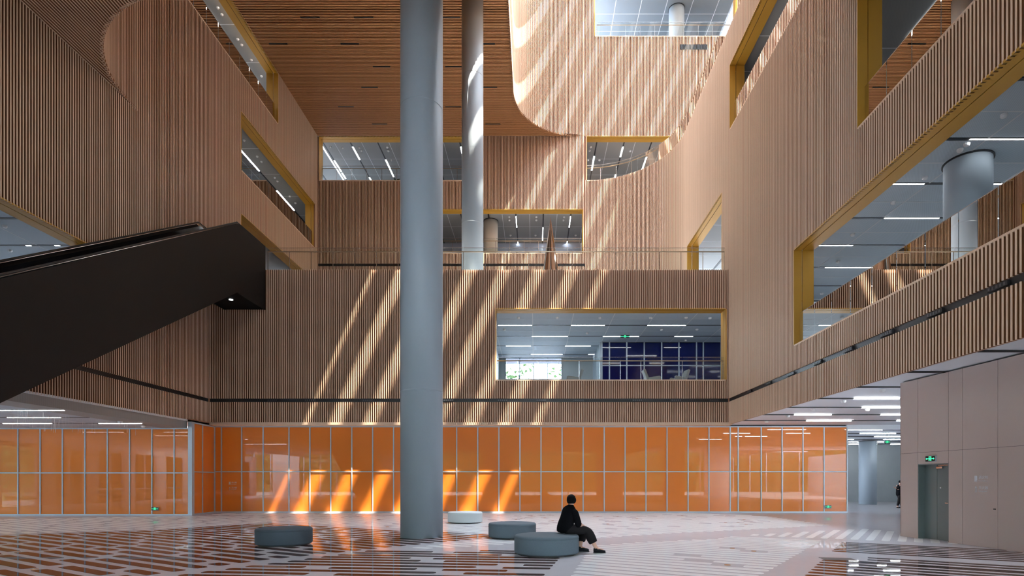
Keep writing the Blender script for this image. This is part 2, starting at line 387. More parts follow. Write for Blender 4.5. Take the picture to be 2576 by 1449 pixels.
# roof of the near part, skylight frame
b = MB(); b.box(-30, 24, -12, 18.3, ZC+.1, ZC+.4)
struct(b.build('ceiling_near', 'plaster'), 'plain roof slab over the near end of the hall', 'ceiling')
b = MB(); b.box(-1.6, 17, 18.2, 18.3, ZC, 42.4); b.box(17, 17.15, 18.2, Y2, 24.5, 42.4)
struct(b.build('wall_skylight_shaft', 'wood'), 'plain timber lined side of the skylight shaft', 'wall')
sk = struct(MB().box(-1.9, -1.35, 18.2, Y2+.1, 41, 42.4).box(16.9, 17.4, 18.2, Y2+.1, 41, 42.4).build('skylight_frame', 'white'), 'frame of the beamed skylight above the hall', 'skylight')
bx = 3.627
while bx-1.72 > -1.2: bx -= 1.72
while bx < 17:
    MB().box(bx-.275, bx+.275, 18.3, Y2, 41, 42.35).build('beam', 'white', sk)
    MB().box(bx+.275, min(bx+1.445, 17), 18.3, Y2, 42.30, 42.32).build('roof_pane', 'roofglass', sk); bx += 1.72
# ------------------------------------------------------------------ floors and slabs
fl = MB(); fl.box(-40, 40, -10.5, 60, -.3, 0)
floor = struct(fl.build('floor', 'floor'), 'polished terrazzo floor inlaid with brown and white bars', 'floor')
struct(MB().box(XL, XR, YF+.18, Y2, ZT-.35, ZT-.02).build('floor_terrace', 'slab'), 'terrace slab behind the glass balustrade', 'floor')
struct(MB().box(-80, 80, -90, -10.6, -.3, -.02).box(-90, 90, 60.5, 140, -.3, -.02).box(-90, -40.1, -10.5, 60.4, -.3, -.02).build('floor_outside', 'ground'), 'paved ground outside the building', 'ground')
for nm, x0, x1, y0, y1, z, lb in (
    ('floor_left_first', -28, XL-.25, -10, 43, 6.72, 'first floor slab of the left gallery'), ('floor_left_second', -28, XL-.25, -10, 54, 12.3, 'second floor slab of the left gallery'),
    ('floor_left_third', -28, XL-.25, -10, 54, 19.1, 'third floor slab of the left gallery'), ('floor_left_fourth', -28, XL-.25, -10, 54, 24.55, 'fourth floor slab of the left gallery'),
    ('floor_back_first', XL-.1, 24, YF+.25, 41, 6.72, 'floor slab of the room with blue glass'), ('floor_back_third', XL-.1, 24, Y2+.25, 54, 18.95, 'third floor slab behind the terrace wall'),
    ('floor_back_fourth', XL-.1, 24, Y2+.25, 54, 24.48, 'fourth floor slab behind the terrace wall'), ('floor_back_top', 3.8, 24, Y2+.25, 54, 35.4, 'top floor slab behind the bright wall'),
    ('floor_right_first', XR+.25, 24, -10, YF+.1, 6.72, 'first floor slab of the right gallery'), ('floor_right_second', XR+.25, 24, -10, Y2, 12.3, 'second floor slab of the right gallery'),
    ('floor_right_third', XR+.25, 24, -10, Y2, 19.3, 'third floor slab of the right gallery'), ('floor_right_fourth', XR+.25, 17.1, 8, Y2, 24.5, 'fourth floor slab on top of the right wall')):
    struct(MB().box(x0, x1, y0, y1, z-.3, z).build(nm, 'slab'), lb, 'floor')
# outer shell
for nm, bxs, m, lb in (
    ('wall_outer_left', [(-28.2, -28, -10, 54, 4.6, 28.5)], 'plaster', 'far end wall of the left galleries'),
    ('wall_outer_right', [(24, 24.2, -10, 54, 4.6, 42)], 'plaster', 'far end wall of the right galleries'),
    ('wall_outer_back', [(-28, 24.2, 51.5, 51.7, 12.3, 42)], 'frost', 'pale frosted glass wall at the back of the upper rooms'),
    ('wall_front', [(-34, 24, -10.2, -10, 5.3, 11), (-34, 24, -10.2, -10, 13, 28.4), (-34, -8, -10.2, -10, 11, 13), (2, 24, -10.2, -10, 11, 13)], 'plaster', 'blank wall above the entrance glazing behind the viewer'),
    ('wall_ground_back', [(10, 40, 46, 46.3, 0, 4.6)], 'wall_conc', 'pale concrete wall at the far end of the corridor'),
    ('wall_ground_left', [(-34, -33.7, y0_, y0_+1.3, 0, 4.6) for y0_ in range(-10, 27, 4)], 'plaster', 'far left wall of the ground floor with tall windows'),
    ('wall_ground_right', [(33, 33.3, -10, 46, 0, 4.6)], 'wall_conc', 'far right concrete wall of the ground floor')):
    m_ = MB()
    for q in bxs: m_.box(*q)
    struct(m_.build(nm, m), lb, 'wall')
# entrance glazing behind the viewer
w4 = struct(MB().box(-33.9, -33.8, -10, 27, 3.9, 4.6).build('window_4', 'plaster'), 'row of tall windows in the far left wall', 'window')
for y0_ in range(-10, 24, 4):
    MB().box(-33.86, -33.84, y0_+1.3, y0_+4, 0, 3.9).build('pane', 'glass', w4)
    for q in (1.33, 2.65, 3.97): MB().box(-33.9, -33.8, y0_+q-.03, y0_+q+.03, 0, 3.9).build('mullion', 'alu', w4)
    MB().box(-33.9, -33.8, y0_+1.3, y0_+4, 1.0, 1.06).build('transom', 'alu', w4)
gz = struct(MB().box(-34, 33, -10.15, -10.05, 5.2, 5.3).build('window_1', 'alu'), 'entrance glazing behind the viewer', 'window')
for i in range(34):
    x = -34+i*2.0
    MB().box(x-.04, x+.04, -10.18, -10.02, 0, 5.2).build('mullion', 'alu', gz)
    MB().box(x+.05, x+1.95, -10.11, -10.09, .02, 5.19).build('pane', 'glass', gz)
for i in range(5):
    x = -30+i*13
    MB().box(x-1.6, x+1.6, -10.0, -9.7, 0, 5.25).build('pier', 'plaster', gz)
w3 = struct(MB().box(-8, 2, -10.2, -10, 10.95, 11.05).build('added_window', 'alu'), 'upper window band added for front light, high in the wall behind the viewer', 'window')  # window band added to light the hall from the front
for i in range(6):
    x = -8+2*i
    MB().box(x-.05, x+.05, -10.2, -10, 11, 13).build('mullion', 'alu', w3)
    if i < 5: MB().box(x+.05, x+1.95, -10.11, -10.09, 11.06, 13).build('pane', 'glass', w3)
# ------------------------------------------------------------------ ceilings with panels and lights
PAN = {}
def unit_panel(m):
    if m not in PAN:
        b = MB().box(-.5, .5, -.5, .5, 0, 1); me = bpy.data.meshes.new('ceiling_panel'); me.from_pydata(b.v, [], b.f); me.materials.append(M[m]); PAN[m] = me
    return PAN[m]
LAMP = {}
def lamp_mesh(L, wd, along):
    k = (round(L, 2), along, wd)
    if k not in LAMP:
        b = MB(); b.box(-L/2, L/2, -wd/2, wd/2, 0, .03) if along == 'x' else b.box(-wd/2, wd/2, -L/2, L/2, 0, .03)
        me = bpy.data.meshes.new('linear_light'); me.from_pydata(b.v, [], b.f); me.materials.append(M['lamp']); LAMP[k] = me
    return LAMP[k]
def linear(loc, L, along, label, group, wd=.055):
    o = bpy.data.objects.new('linear_light', lamp_mesh(L, wd, along)); C.objects.link(o); o.location = loc
    return tag(o, label, 'ceiling light', group)
b = MB().lathe([(.03, -.09), (.06, -.085), (.085, -.05), (.09, 0)], seg=12); DET = bpy.data.meshes.new('smoke_detector'); DET.from_pydata(b.v, [], b.f); DET.materials.append(M['white'])
def detector(loc, label, group, s=1):
    o = bpy.data.objects.new('smoke_detector', DET); C.objects.link(o); o.location = loc; o.scale = (s, s, s)
    return tag(o, label, 'detector', group)
def ceiling(name, label, x0, x1, y0, y1, z, pm, gx, gy, slabm='ceil_line', gap=.03, slots_x=(), slots_y=(), ox=0, oy=0, hw=.05):
    w = struct(MB().box(x0, x1, y0, y1, z+.04, z+.25).build(name, slabm), label, 'ceiling')
    if pm:
        rg = MB(); X = x0+ox
        while X < x1:
            if X > x0 and all(abs(X-q) > .1 for q in slots_x): rg.box(X-.022, X+.022, y0, y1, z-.004, z+.04)
            X += gx
        Y = y0+oy
        while Y < y1:
            if Y > y0 and all(abs(Y-q) > .1 for q in slots_y): rg.box(x0, x1, Y-.022, Y+.022, z-.003, z+.04)
            Y += gy
        if rg.v: rg.build('rail_grid', 'ceil_line', w)
        me = unit_panel(pm); X = x0+ox
        while X < x1-.1:
            Y = y0+oy
            while Y < y1-.1:
                a, c = max(X, x0), min(X+gx, x1); d, e = max(Y, y0), min(Y+gy, y1)
                # leave room for light slots
                for sx in slots_x:
                    if abs(sx-a) < .08: a = sx+.06
                    if abs(sx-c) < .08: c = sx-.06
                for sy in slots_y:
                    if abs(sy-d) < .08: d = sy+.06
                    if abs(sy-e) < .08: e = sy-.06
                if c-a > .1 and e-d > .1: child(me, 'ceiling_panel', w, ((a+c)/2, (d+e)/2, z), (c-a-gap, e-d-gap, .05))
                Y += gy
            X += gx
    for sy in slots_y: MB().box(x0, x1, sy-hw, sy+hw, z-.006, z+.042).build('light_slot', 'black', w)
    for sx in slots_x: MB().box(sx-hw, sx+hw, y0, y1, z-.006, z+.042).build('light_slot', 'black', w)
    return w
# right first floor gallery
sy = [15.76+2.36*k-2.36*2 for k in range(9)]
ceiling('ceiling_right_first', 'blue grey mesh panel ceiling of the first floor right gallery', XR+.45, 24, sy[0], 29.6, 11.1, 'panel_blue', 2.3, 1.18, slots_y=sy, oy=0)
LBR = 'white linear light in the mesh ceiling of the first floor right gallery'
for (xa, xb, r) in ((2440, 2700, 2), (2183, 2325, 3), (2500, 2640, 3), (2225, 2362, 3.99), (2500, 2600, 3.99), (2045, 2145, 5), (2285, 2366, 5), (2076, 2200, 6), (2045, 2125, 4), (2138, 2208, 7)):
    r = round(r); Yv = sy[r]; y_px = CY-(11.1-H)*F/Yv
    X0, X1 = (xa-CX)*Yv/F, (xb-CX)*Yv/F
    linear(((X0+X1)/2, Yv, 11.09), X1-X0, 'x', LBR, 'linear lights of the first floor right gallery')
for (px, py) in ((2525, 293), (2432, 365), (2247, 512), (2327, 449), (2415, 380), (2145, 592), (2108, 660), (2068, 740)):
    Yv = (11.05-H)*F/(CY-py); detector(((px-CX)*Yv/F, Yv, 11.1), 'white dome detector on the mesh ceiling of the first floor right gallery', 'detectors of the first floor right gallery', .95)
# blue glass room
sy = [29.62+2.43*k for k in range(5)]
gx0 = (1339.5-CX)*29.6/F
ceiling('ceiling_blue_room', 'grey panel ceiling of the room with blue glass', -6.5, 18, 29.3, 40.6, 10.42, 'panel_light', 2.16, 1.215, slots_y=sy, ox=(gx0+6.5) % 2.16-2.16, oy=sy[0]-29.3-1.215)
for r, segs in enumerate((((1340, 1444), (1548, 1651), (1756, 1808)), ((1253, 1338), (1437, 1521), (1629, 1725)), ((1338, 1428), (1517, 1607), (1697, 1743)), ((1273, 1335), (1422, 1486), (1580, 1640)), ((1336, 1415), (1480, 1560)))):
    for xa, xb in segs:
        Yv = sy[r]; X0, X1 = (xa-CX)*Yv/F, (xb-CX)*Yv/F
        linear(((X0+X1)/2, Yv, 10.41), X1-X0, 'x', 'white linear light in the ceiling of the blue glass room', 'linear lights of the blue glass room')
for (px, py) in ((1305, 799), (1402, 799), (1509, 799), (1637, 799), (1726, 799), (1786, 800), (1269, 829), (1664, 829), (1477, 838), (1753, 829), (1725, 856)):
    Yv = (10.4-H)*F/(CY-py); detector(((px-CX)*Yv/F, Yv, 10.42), 'small white dome detector on the ceiling of the blue glass room', 'detectors of the blue glass room')
# ground floor right
sy = [17.5+2.4*k for k in range(-2, 12)]
ceiling('ceiling_ground_right', 'pale ceiling of the ground floor corridor on the right', XR+.105, 33, 6, 46, 4.5, None, 2, 2, slabm='ceil_white', slots_y=[s for s in sy], hw=.018)
for r, segs in {2: (), 3: ((2148, 2262),), 4: ((2168, 2300),), 5: ((1998, 2091), (2215, 2300)), 6: ((2028, 2141), (2255, 2300)), 8: ((2133, 2219),), 9: ((2163, 2253),), 10: ((2199, 2290),), 11: ((2222, 2290), (2110, 2147)), 12: ((2135, 2179), (2190, 2230)), 13: ((2135, 2206), (2240, 2290))}.items():
    for xa, xb in segs:
        Yv = sy[r]; X0, X1 = (xa-CX)*Yv/F, (xb-CX)*Yv/F
        linear(((X0+X1)/2, Yv, 4.49), X1-X0, 'x', 'white linear light in the pale corridor ceiling on the right', 'linear lights of the ground floor corridor')
for (px, py) in ((2220, 984), (2122, 1011), (2045, 1032), (1982, 1048), (2182, 1032), (1928, 1062)):
    Yv = (4.45-H)*F/(CY-py); detector(((px-CX)*Yv/F, Yv, 4.5), 'small white dome detector on the pale corridor ceiling', 'detectors of the corridor')
# ground floor left
sy = [20.3-4.5, 20.3-2.25, 20.3, 22.55, 24.8]
cgl = ceiling('ceiling_ground_left', 'grey panel ceiling of the ground floor on the left', -34, XL-1.2, 5, 26.95, 4.15, 'panel_light', 3.6, 2.25, slabm='ceil_white', slots_y=sy, oy=sy[0]-5-4.5)
struct(MB().box(XL-1.2, XL-.05, 5, 27, 4.15, 4.5).build('trim_1', 'panel_grey'), 'grey sloped margin between the left ceiling and the slatted wall', 'trim')
for r, segs in ((2, ((-60, 28), (34, 161))), (3, ((19, 51), (54, 152))), (4, ((8, 130), (249, 356)))):
    for xa, xb in segs:
        Yv = sy[r]; X0, X1 = (xa-CX)*Yv/F, (xb-CX)*Yv/F
        linear(((X0+X1)/2, Yv, 4.14), X1-X0, 'x', 'white linear light in the low ceiling left of the hall', 'linear lights of the ground floor left')
for (px, py) in ((360, 1074), (302, 1063)):
    Yv = (4.1-H)*F/(CY-py); detector(((px-CX)*Yv/F, Yv, 4.15), 'small white dome detector on the low ceiling at left', 'detectors of the ground floor left')
# left upper galleries
cl2 = ceiling('ceiling_left_first', 'blue grey panel ceiling of the first floor left gallery', -28, XL-.4, 5, 30, 11.1, 'panel_light', 4, 2.35, slots_y=(18.15, 20.5, 22.85), oy=18.15-5-5*2.35)
for px in (72, 144):
    linear(((px-CX)*22.85/F, 22.85, 11.09), .2, 'x', 'short spot cluster in the dark slot of the left gallery ceiling', 'spot clusters of the first floor left gallery')
for (px, py) in ((12, 571), (132, 632), (25, 632)):
    Yv = (11.05-H)*F/(CY-py); detector(((px-CX)*Yv/F, Yv, 11.1), 'small white dome detector on the first floor left ceiling', 'detectors of the first floor left gallery', .95)
ceiling('ceiling_left_second', 'grey ceiling of the second floor left gallery', -28, XL-.4, 5, 51, 17.0, None, 2, 2, slabm='panel_grey')
LX4 = -18.75
ceiling('ceiling_left_third', 'grey panel ceiling of the third floor left gallery', -28, XL-.4, 24, 51, 22.7, 'panel_grey', 2.25, 3.0, slots_x=(LX4,), ox=(LX4+28) % 2.25-2.25)
for ya, yb in ((35.4, 38.6), (41.2, 44.2)):
    linear((LX4, (ya+yb)/2, 22.69), yb-ya, 'y', 'bright linear light in the third floor left gallery ceiling', 'linear lights of the third floor left gallery', .12)
for (px, py) in ((614, 354), (647, 395), (658, 408), (691, 448), (698, 457), (729, 495), (743, 512)):
    Yv = (22.65-H)*F/(CY-py); detector(((px-CX)*Yv/F, Yv, 22.7), 'small white dome detector on the third floor left ceiling', 'detectors of the third floor left gallery', .9)
LX5 = -18.4
ceiling('ceiling_left_fourth', 'grey panel ceiling of the fourth floor left gallery', -28, XL-.4, 18, 51, 28.15, 'panel_grey', 2.25, 3.0, slots_x=(LX5,), ox=(LX5+28) % 2.25-2.25)
for ya, yb in ((31.8, 32.42), (32.5, 33.6), (36.1, 37.2), (37.3, 38.0)):
    linear((LX5, (ya+yb)/2, 28.14), yb-ya, 'y', 'bright linear light in the fourth floor left gallery ceiling', 'linear lights of the fourth floor left gallery', .12)
for (px, py) in ((548, 21), (558, 38), (598, 100), (608, 114), (632, 152), (658, 193)):
    Yv = (28.1-H)*F/(CY-py); detector(((px-CX)*Yv/F, Yv, 28.15), 'small white dome detector on the fourth floor left ceiling', 'detectors of the fourth floor left gallery', .9)
# back rooms
sx = [-1.5+2.15*k for k in range(-3, 3)]
ceiling('ceiling_back_third', 'grey panel ceiling of the third floor back room', -10.2, 6, Y2+.6, 51.4, 22.5, 'panel_grey', 2.15, 2.15, slots_x=sx, ox=(sx[0]-1.075+10.2) % 2.15-2.15, oy=.6)
for k, segs in {3: ((44.75, 46.7), (49.5, 50.2)), 4: ((46.7, 49.3),), 5: ((44.75, 46.7), (49.3, 50.0)), 2: ((45.5, 47.5),)}.items():
    for ya, yb in segs: linear((sx[k], (ya+yb)/2, 22.49), yb-ya, 'y', 'bright linear light in the third floor back ceiling behind the cone', 'linear lights of the third floor back room')
for (px, py) in ((1281, 547), (1281, 555), (1349, 547), (1349, 555), (1419, 547), (1417, 555), (1448, 593), (1284, 593), (1347, 593)):
    Yv = (22.45-H)*F/(CY-py); detector(((px-CX)*Yv/F, Yv, 22.5), 'small white dome detector on the third floor back ceiling', 'detectors of the third floor back room', 1.0)
sx = [-16.5+2.13*k for k in range(13)]
ceiling('ceiling_back_fourth', 'dark grey panel ceiling of the fourth floor back room', XL-.2, 17, Y2+.6, 51.4, 28.0, 'panel_grey', 2.13, 2.4, slots_x=sx, ox=-1.065, oy=.3)
for k, segs in {0: ((46.7, 48.4), (48.6, 49.5)), 1: ((44.8, 46.6), (49.3, 50.3)), 2: ((46.6, 48.2), (48.3, 49.2)), 5: ((44.8, 46.8),), 10: ((46.1, 48.2),), 11: ((44.8, 46.2), (48.8, 50.2)), 12: ((46.2, 48.2),)}.items():
    for ya, yb in segs: linear((sx[k], (ya+yb)/2, 27.99), yb-ya, 'y', 'bright linear light in the fourth floor back ceiling', 'linear lights of the fourth floor back room', .1)
for (px, py) in ((832, 371), (904, 372), (974, 372), (862, 373), (910, 381), (977, 381), (985, 404), (1486, 371), (1483, 380), (1585, 381), (1508, 404), (1479, 404)):
    Yv = (27.95-H)*F/(CY-py); detector(((px-CX)*Yv/F, Yv, 28.0), 'small white dome detector on the fourth floor back ceiling', 'detectors of the fourth floor back room', 1.0)
ceiling('ceiling_back_top', 'grey mesh panel ceiling of the top floor room', 3.8, 24, Y2+.5, 51.4, 39.0, 'panel_dark', 2.0, 1.75, gap=.05, ox=.5)
for k in range(4): linear((5.0+3.6*k, 43.9, 38.99), 1.5, 'x', 'bright linear light at the edge of the top floor ceiling', 'linear lights of the top floor')
ceiling('ceiling_right_second', 'blue grey mesh ceiling of the second floor right gallery', XR+.13, 24, 4, 43, 17.2, 'panel_grey', 2.3, 2.35, slots_x=(13.1,), ox=13.1-XR-.13-4.6)
for ya, yb in ((15.3, 16.4), (16.75, 17.05), (18.0, 20.0), (30, 34), (36, 39)):
    linear((13.1, (ya+yb)/2, 17.19), yb-ya, 'y', 'bright linear light in the second floor right ceiling', 'linear lights of the second floor right gallery', .12)
ceiling('ceiling_right_third', 'grey mesh ceiling of the third floor right gallery', XR+.45, 24, 6, 43, 22.9, 'panel_grey', 2.3, 2.35, slots_x=(12.6,), ox=12.6-XR-.45-4.6)
linear((12.6, 24, 22.88), 4, 'y', 'bright linear light in the third floor right ceiling', 'linear lights of the third floor right gallery', .12)
for (px, py) in ((1768, 566), (1776, 582), (1737, 618)):
    Yv = (17.1-H)*F/(CY-py); detector(((px-CX)*Yv/F, Yv, 17.2), 'small white dome detector on the second floor right ceiling', 'detectors of the second floor right gallery', .9)
# ------------------------------------------------------------------ orange glass wall
PW, FR = 1.083, .055
def orange_wall(name, label, o, t, n, xs, z0, zm, z1):
    """o origin, t direction, xs: joint offsets along t"""
    w = struct(MB().obox(o, t, n, xs[0], xs[-1], -.14, -.06, z0, z1).build(name, 'black'), label, 'wall')
    for a, b_ in zip(xs, xs[1:]):
        for u, v in ((z0+.04, zm), (zm, z1-.02)):
            tx = R.uniform(-.004, .004)
            m = MB().obox(o, t, n, a+.018, b_-.018, -.05, -.02, u+.018, v-.018)
            ob = m.build('glass_panel', 'orange', w)
    for a in xs: MB().obox(o, t, n, a-FR/2, a+FR/2, -.06, .012, z0, z1).build('mullion', 'alu', w)
    MB().obox(o, t, n, xs[0], xs[-1], -.06, .010, zm-FR/2, zm+FR/2).build('transom', 'alu', w)
    MB().obox(o, t, n, xs[0], xs[-1], -.06, .014, z1-FR, z1).build('head_rail', 'alu', w)
    MB().obox(o, t, n, xs[0], xs[-1], -.06, .014, z0, z0+.07).build('base_rail', 'alu', w)
    return w
kO = F/YO
xs = [(x-CX)/kO for x in (540, 557, 608, 662, 727, 779.5, 832, 885, 937.5, 990, 1043, 1096, 1149, 1202, 1255, 1308, 1361, 1414, 1467, 1520, 1572.5, 1625, 1678, 1731, 1783.5, 1837, 1857, 1915, 1967.5, 2020, 2073, 2131)]
ow = orange_wall('wall_orange', 'wall of glossy orange glass panels under the slatted block', (0, YO), (1, 0), (0, -1), xs, 0, 2.12, 4.47)
YL = 26.95; kL = F/YL
xs = [(x-CX)/kL for x in (-68, -11, 45, 101, 157, 213.5, 270, 326, 382, 438, 481)]
xs = [xs[0]-1.06*k for k in range(9, 0, -1)]+xs
orange_wall('wall_orange_left', 'pale reflecting orange glass panels on the far left', (0, YL), (1, 0), (0, -1), xs, 0, 2.02, 4.15)
xe = xs[-1]
struct(MB().box(xe-.13, xe+.06, YL-.04, YL+.16, 0, 4.45).build('trim_6', 'alu'), 'aluminium corner post of the orange glass at left', 'trim')
orange_wall('wall_orange_return', 'deep orange glass return between the left panels and the main orange wall', (xe, YL), ((540-CX)/kO-xe, YO-YL), (0, 0), [0, .45, 1], 0, 2.08, 4.45) if False else None
L_ = math.hypot((540-CX)/kO-xe, YO-YL); tt = (((540-CX)/kO-xe)/L_, (YO-YL)/L_)
orange_wall('wall_orange_return', 'deep orange glass return between the left panels and the main orange wall', (xe, YL), tt, (tt[1], -tt[0]), [0, L_*.47, L_], 0, 2.08, 4.45)
struct(MB().box(XL-.4, XR+.2, YF, YO+.2, 4.48, 4.62).build('trim_2', 'wood'), 'timber underside of the slatted block above the orange glass', 'trim')
struct(MB().box(XL-.9, XL, 5, YF, 4.48, 4.56).build('trim_3', 'ceil_white'), 'pale underside of the left slatted wall', 'trim')
struct(MB().box(-34, XL-.2, 27.15, 27.3, 0, 4.5).box(XL-1.4, XL, 27, YO+.3, 4.46, 4.62).build('wall_leak_block', 'wood_back'), 'dark wall added behind the left orange panels to block sky light', 'wall')  # unseen blocker, added against sky showing through the gap
struct(MB().box((2131-CX)/kO, 33, YO, YO+.15, 4.3, 4.6).build('trim_4', 'ceil_white'), 'header above the corridor opening', 'trim')
struct(MB().box(XL-.12, XL, YF+.02, YF+.3, Z1, ZT).box(XR, XR+.12, YF+.02, YF+.3, Z1, ZT).box(XL-.12, XL, Y2+.02, Y2+.3, ZT, ZC).build('trim_5', 'wood_back'), 'dark posts added to stop light leaks at the slatted wall corners', 'trim')  # posts added to shut light leaks where the walls meet
# ------------------------------------------------------------------ columns
def column(x, y, r, z0, z1, label, group='round concrete columns', seams=(), collar=False, m='concrete'):
    e = empty('concrete_column', (x, y, z0), label, 'column', group)
    MB().lathe([(r, 0), (r, z1-z0)], (x, y, z0), 64).build('shaft', m, e, smooth=False)
    for p in e.children[0].data.polygons: p.use_smooth = len(p.vertices) == 4
    for s in seams: MB().lathe([(r+.003, s-.012), (r+.003, s+.012)], (x, y, z0), 64, cap=False).build('joint_ring', 'concrete', e)
    if collar: MB().lathe([(r+.04, z1-z0-.03), (r+.04, z1-z0)], (x, y, z0), 48).build('collar', 'black', e)
    return e
column(-3.30, 16.55, .607, 0, 17.1, 'thick blue grey concrete column standing on the hall floor', seams=(4.2, 8.4, 12.4))
column(-3.40, 30.9, .583, ZT-.02, ZC+.1, 'sunlit concrete column standing on the terrace behind the balustrade', seams=(3.2, 7.2, 11.2))
column(12.84, 16.87, .6, 6.72, 17.2, 'concrete column in the first floor right gallery', collar=False)
MB().lathe([(.64, 11.06), (.64, 11.1)], (12.84, 16.87, 0), 48).build('collar', 'black', bpy.data.objects['concrete_column.002'])
column(23.7, 40.5, .57, 0, 4.5, 'shaded concrete column in the far corridor', collar=True)
column(-3.55, 45.6, .56, 18.95, 22.5, 'beige concrete column inside the third floor back room', collar=True, m='beige')
column(11.2, 45.0, .6, 35.4, 39.0, 'concrete column on the top floor behind the glass balustrade', collar=True)
# ------------------------------------------------------------------ taupe wall with door on the right
ax, ay = (2265-CX)/F*16.73, 16.73
bx_, by_ = (2576-CX)/F*12.85, 12.85
L_ = math.hypot(bx_-ax, by_-ay); t = ((bx_-ax)/L_, (by_-ay)/L_); n = (t[1], -t[0]); oT = (ax, ay)
if n[0] > 0: n = (-n[0], -n[1])
def sT(px):   # arclength where the wall crosses pixel column px
    k = (px-CX)/F; return (k*ay-ax)/(t[0]-k*t[1])
d0, d1 = sT(2309), sT(2386); HD = 2.09
tw = struct(MB().obox(oT, t, n, 0, .02, -.3, 0, 0, 4.5).obox(oT, t, n, 0, d0, -.3, -.02, 0, 4.5).obox(oT, t, n, d1, 9, -.3, -.02, 0, 4.5).obox(oT, t, n, d0, d1, -.3, -.02, HD, 4.5).build('wall_taupe', 'black'),
            'smooth taupe panelled wall with a steel door on the right', 'wall')
edges = [0, d0, d1, sT(2421.5), sT(2510), sT(2510)+1.3, sT(2510)+2.6, 9]
for i, (a, c) in enumerate(zip(edges, edges[1:])):
    parts = [(0, 2.42), (2.42, 4.5)] if i != 1 else [(HD, 2.42), (2.42, 4.5)]
    for u, v in parts: MB().obox(oT, t, n, a+.006, c-.006, -.02, 0, u+.004, v-.004).build('wall_panel', 'wall_taupe', tw)
MB().obox(oT, t, n, 0, .02, -.3, 0, 0, 4.5).build('edge_panel', 'wall_taupe', tw)
dd = empty('steel_door', (oT[0]+t[0]*d0, oT[1]+t[1]*d0, 0), 'grey steel double door set in the taupe wall', 'door')
dm = d0+(d1-d0)*.43
MB().obox(oT, t, n, d0, dm-.006, -.24, -.19, .01, HD).build('door_leaf', 'door', dd)
leaf = MB().obox(oT, t, n, dm+.006, d1, -.24, -.19, .01, HD).build('door_leaf', 'door', dd)
for a, c in ((d0-.0, d0+.02), (d1-.02, d1)): MB().obox(oT, t, n, a, c, -.24, -.005, 0, HD).build('door_frame', 'door', dd)
MB().obox(oT, t, n, d0, d1, -.24, -.005, HD-.02, HD).build('door_frame', 'door', dd)
hd = MB().obox(oT, t, n, d1-.16, d1-.10, -.19, -.17, 1.0, 1.06).obox(oT, t, n, d1-.28, d1-.12, -.15, -.135, 1.02, 1.04).obox(oT, t, n, d1-.14, d1-.12, -.18, -.135, 1.02, 1.04).build('door_handle', 'chrome', leaf)
MB().obox(oT, t, n, d1-.15, d1-.11, -.19, -.175, .88, .92).build('lock', 'chrome', leaf)
MB().obox(oT, t, n, dm+.04, dm+.24, -.19, -.13, HD-.13, HD-.08).obox(oT, t, n, dm+.1, d1-.1, -.16, -.14, HD-.05, HD-.035).build('door_closer', 'chrome', leaf)
MB().obox(oT, t, n, dm+.1, dm+.14, -.19, -.185, 1.42, 1.45).build('door_badge', 'white', leaf)
lk = MB().obox(oT, t, n, sT(2510)-.11, sT(2510)-.05, 0, .012, .93, .96).build('keyhole_plate', 'black', tw)
# wall lettering: hydrant and extinguisher
def text_obj(name, body, size, o, t, n, a, z, parent, m='text'):
    cu = bpy.data.curves.new(name, 'FONT'); cu.body = body; cu.size = size; cu.extrude = .001
    ob = bpy.data.objects.new(name, cu); C.objects.link(ob)
    bpy.context.view_layer.update()
    dg = bpy.context.evaluated_depsgraph_get(); me = bpy.data.meshes.new_from_object(ob.evaluated_get(dg))
    C.objects.unlink(ob); bpy.data.objects.remove(ob)
    me.materials.clear(); me.materials.append(M[m])
    q = bpy.data.objects.new(name, me); C.objects.link(q)
    pos = Vector((o[0]+t[0]*a+n[0]*.004, o[1]+t[1]*a+n[1]*.004, z)); pz = ORI.get(parent.name, (0,0,0)) if parent else (0,0,0)
    q.matrix_world = Matrix(((t[0], 0, n[0], 0), (t[1], 0, n[1], 0), (0, 1, 0, 0), (0, 0, 0, 1)))
    mw = q.matrix_world.copy(); mw.translation = pos-Vector(pz); q.parent = parent; q.matrix_local = mw
    return q
def wall_sign(o, t, n, a, z, s, label):
    e = empty('wall_lettering', (o[0]+t[0]*a, o[1]+t[1]*a, z), label, 'sign')
    for k, (cn, en) in enumerate((('消火栓', 'Fire Hydrant'), ('灭火器', 'Extinguisher'))):
        zz = z-k*.28*s
        text_obj('lettering', cn, .10*s, o, t, n, a+.13*s, zz+.03*s, e)
        text_obj('lettering', en, .055*s, o, t, n, a+.13*s, zz-.045*s, e)
        m = MB()
        if k == 0: m.obox(o, t, n, a, a+.035*s, .002, .005, zz-.05*s, zz+.11*s).obox(o, t, n, a+.045*s, a+.085*s, .002, .005, zz-.02*s, zz+.11*s).obox(o, t, n, a+.06*s, a+.085*s, .002, .005, zz-.06*s, zz-.03*s)
        else: m.obox(o, t, n, a+.015*s, a+.027*s, .002, .005, zz-.06*s, zz+.07*s).obox(o, t, n, a+.063*s, a+.075*s, .002, .005, zz-.06*s, zz+.07*s).obox(o, t, n, a+.015*s, a+.075*s, .002, .005, zz-.06*s, zz-.048*s).obox(o, t, n, a+.015*s, a+.075*s, .002, .005, zz+.06*s, zz+.072*s).obox(o, t, n, a+.03*s, a+.06*s, .002, .005, zz+.075*s, zz+.10*s)
        m.build('pictogram', 'text', e)
aS = sT(2452); Ys = oT[1]+t[1]*aS
wall_sign(oT, t, n, aS, H-(1204-CY)*Ys/F-.03, .9, 'pale hydrant and extinguisher lettering on the taupe wall')
wall_sign((0, YO), (1, 0), (0, -1), (576-CX)/kO, H-(1217-CY)/kO, .95, 'small pale lettering on the orange glass at left')
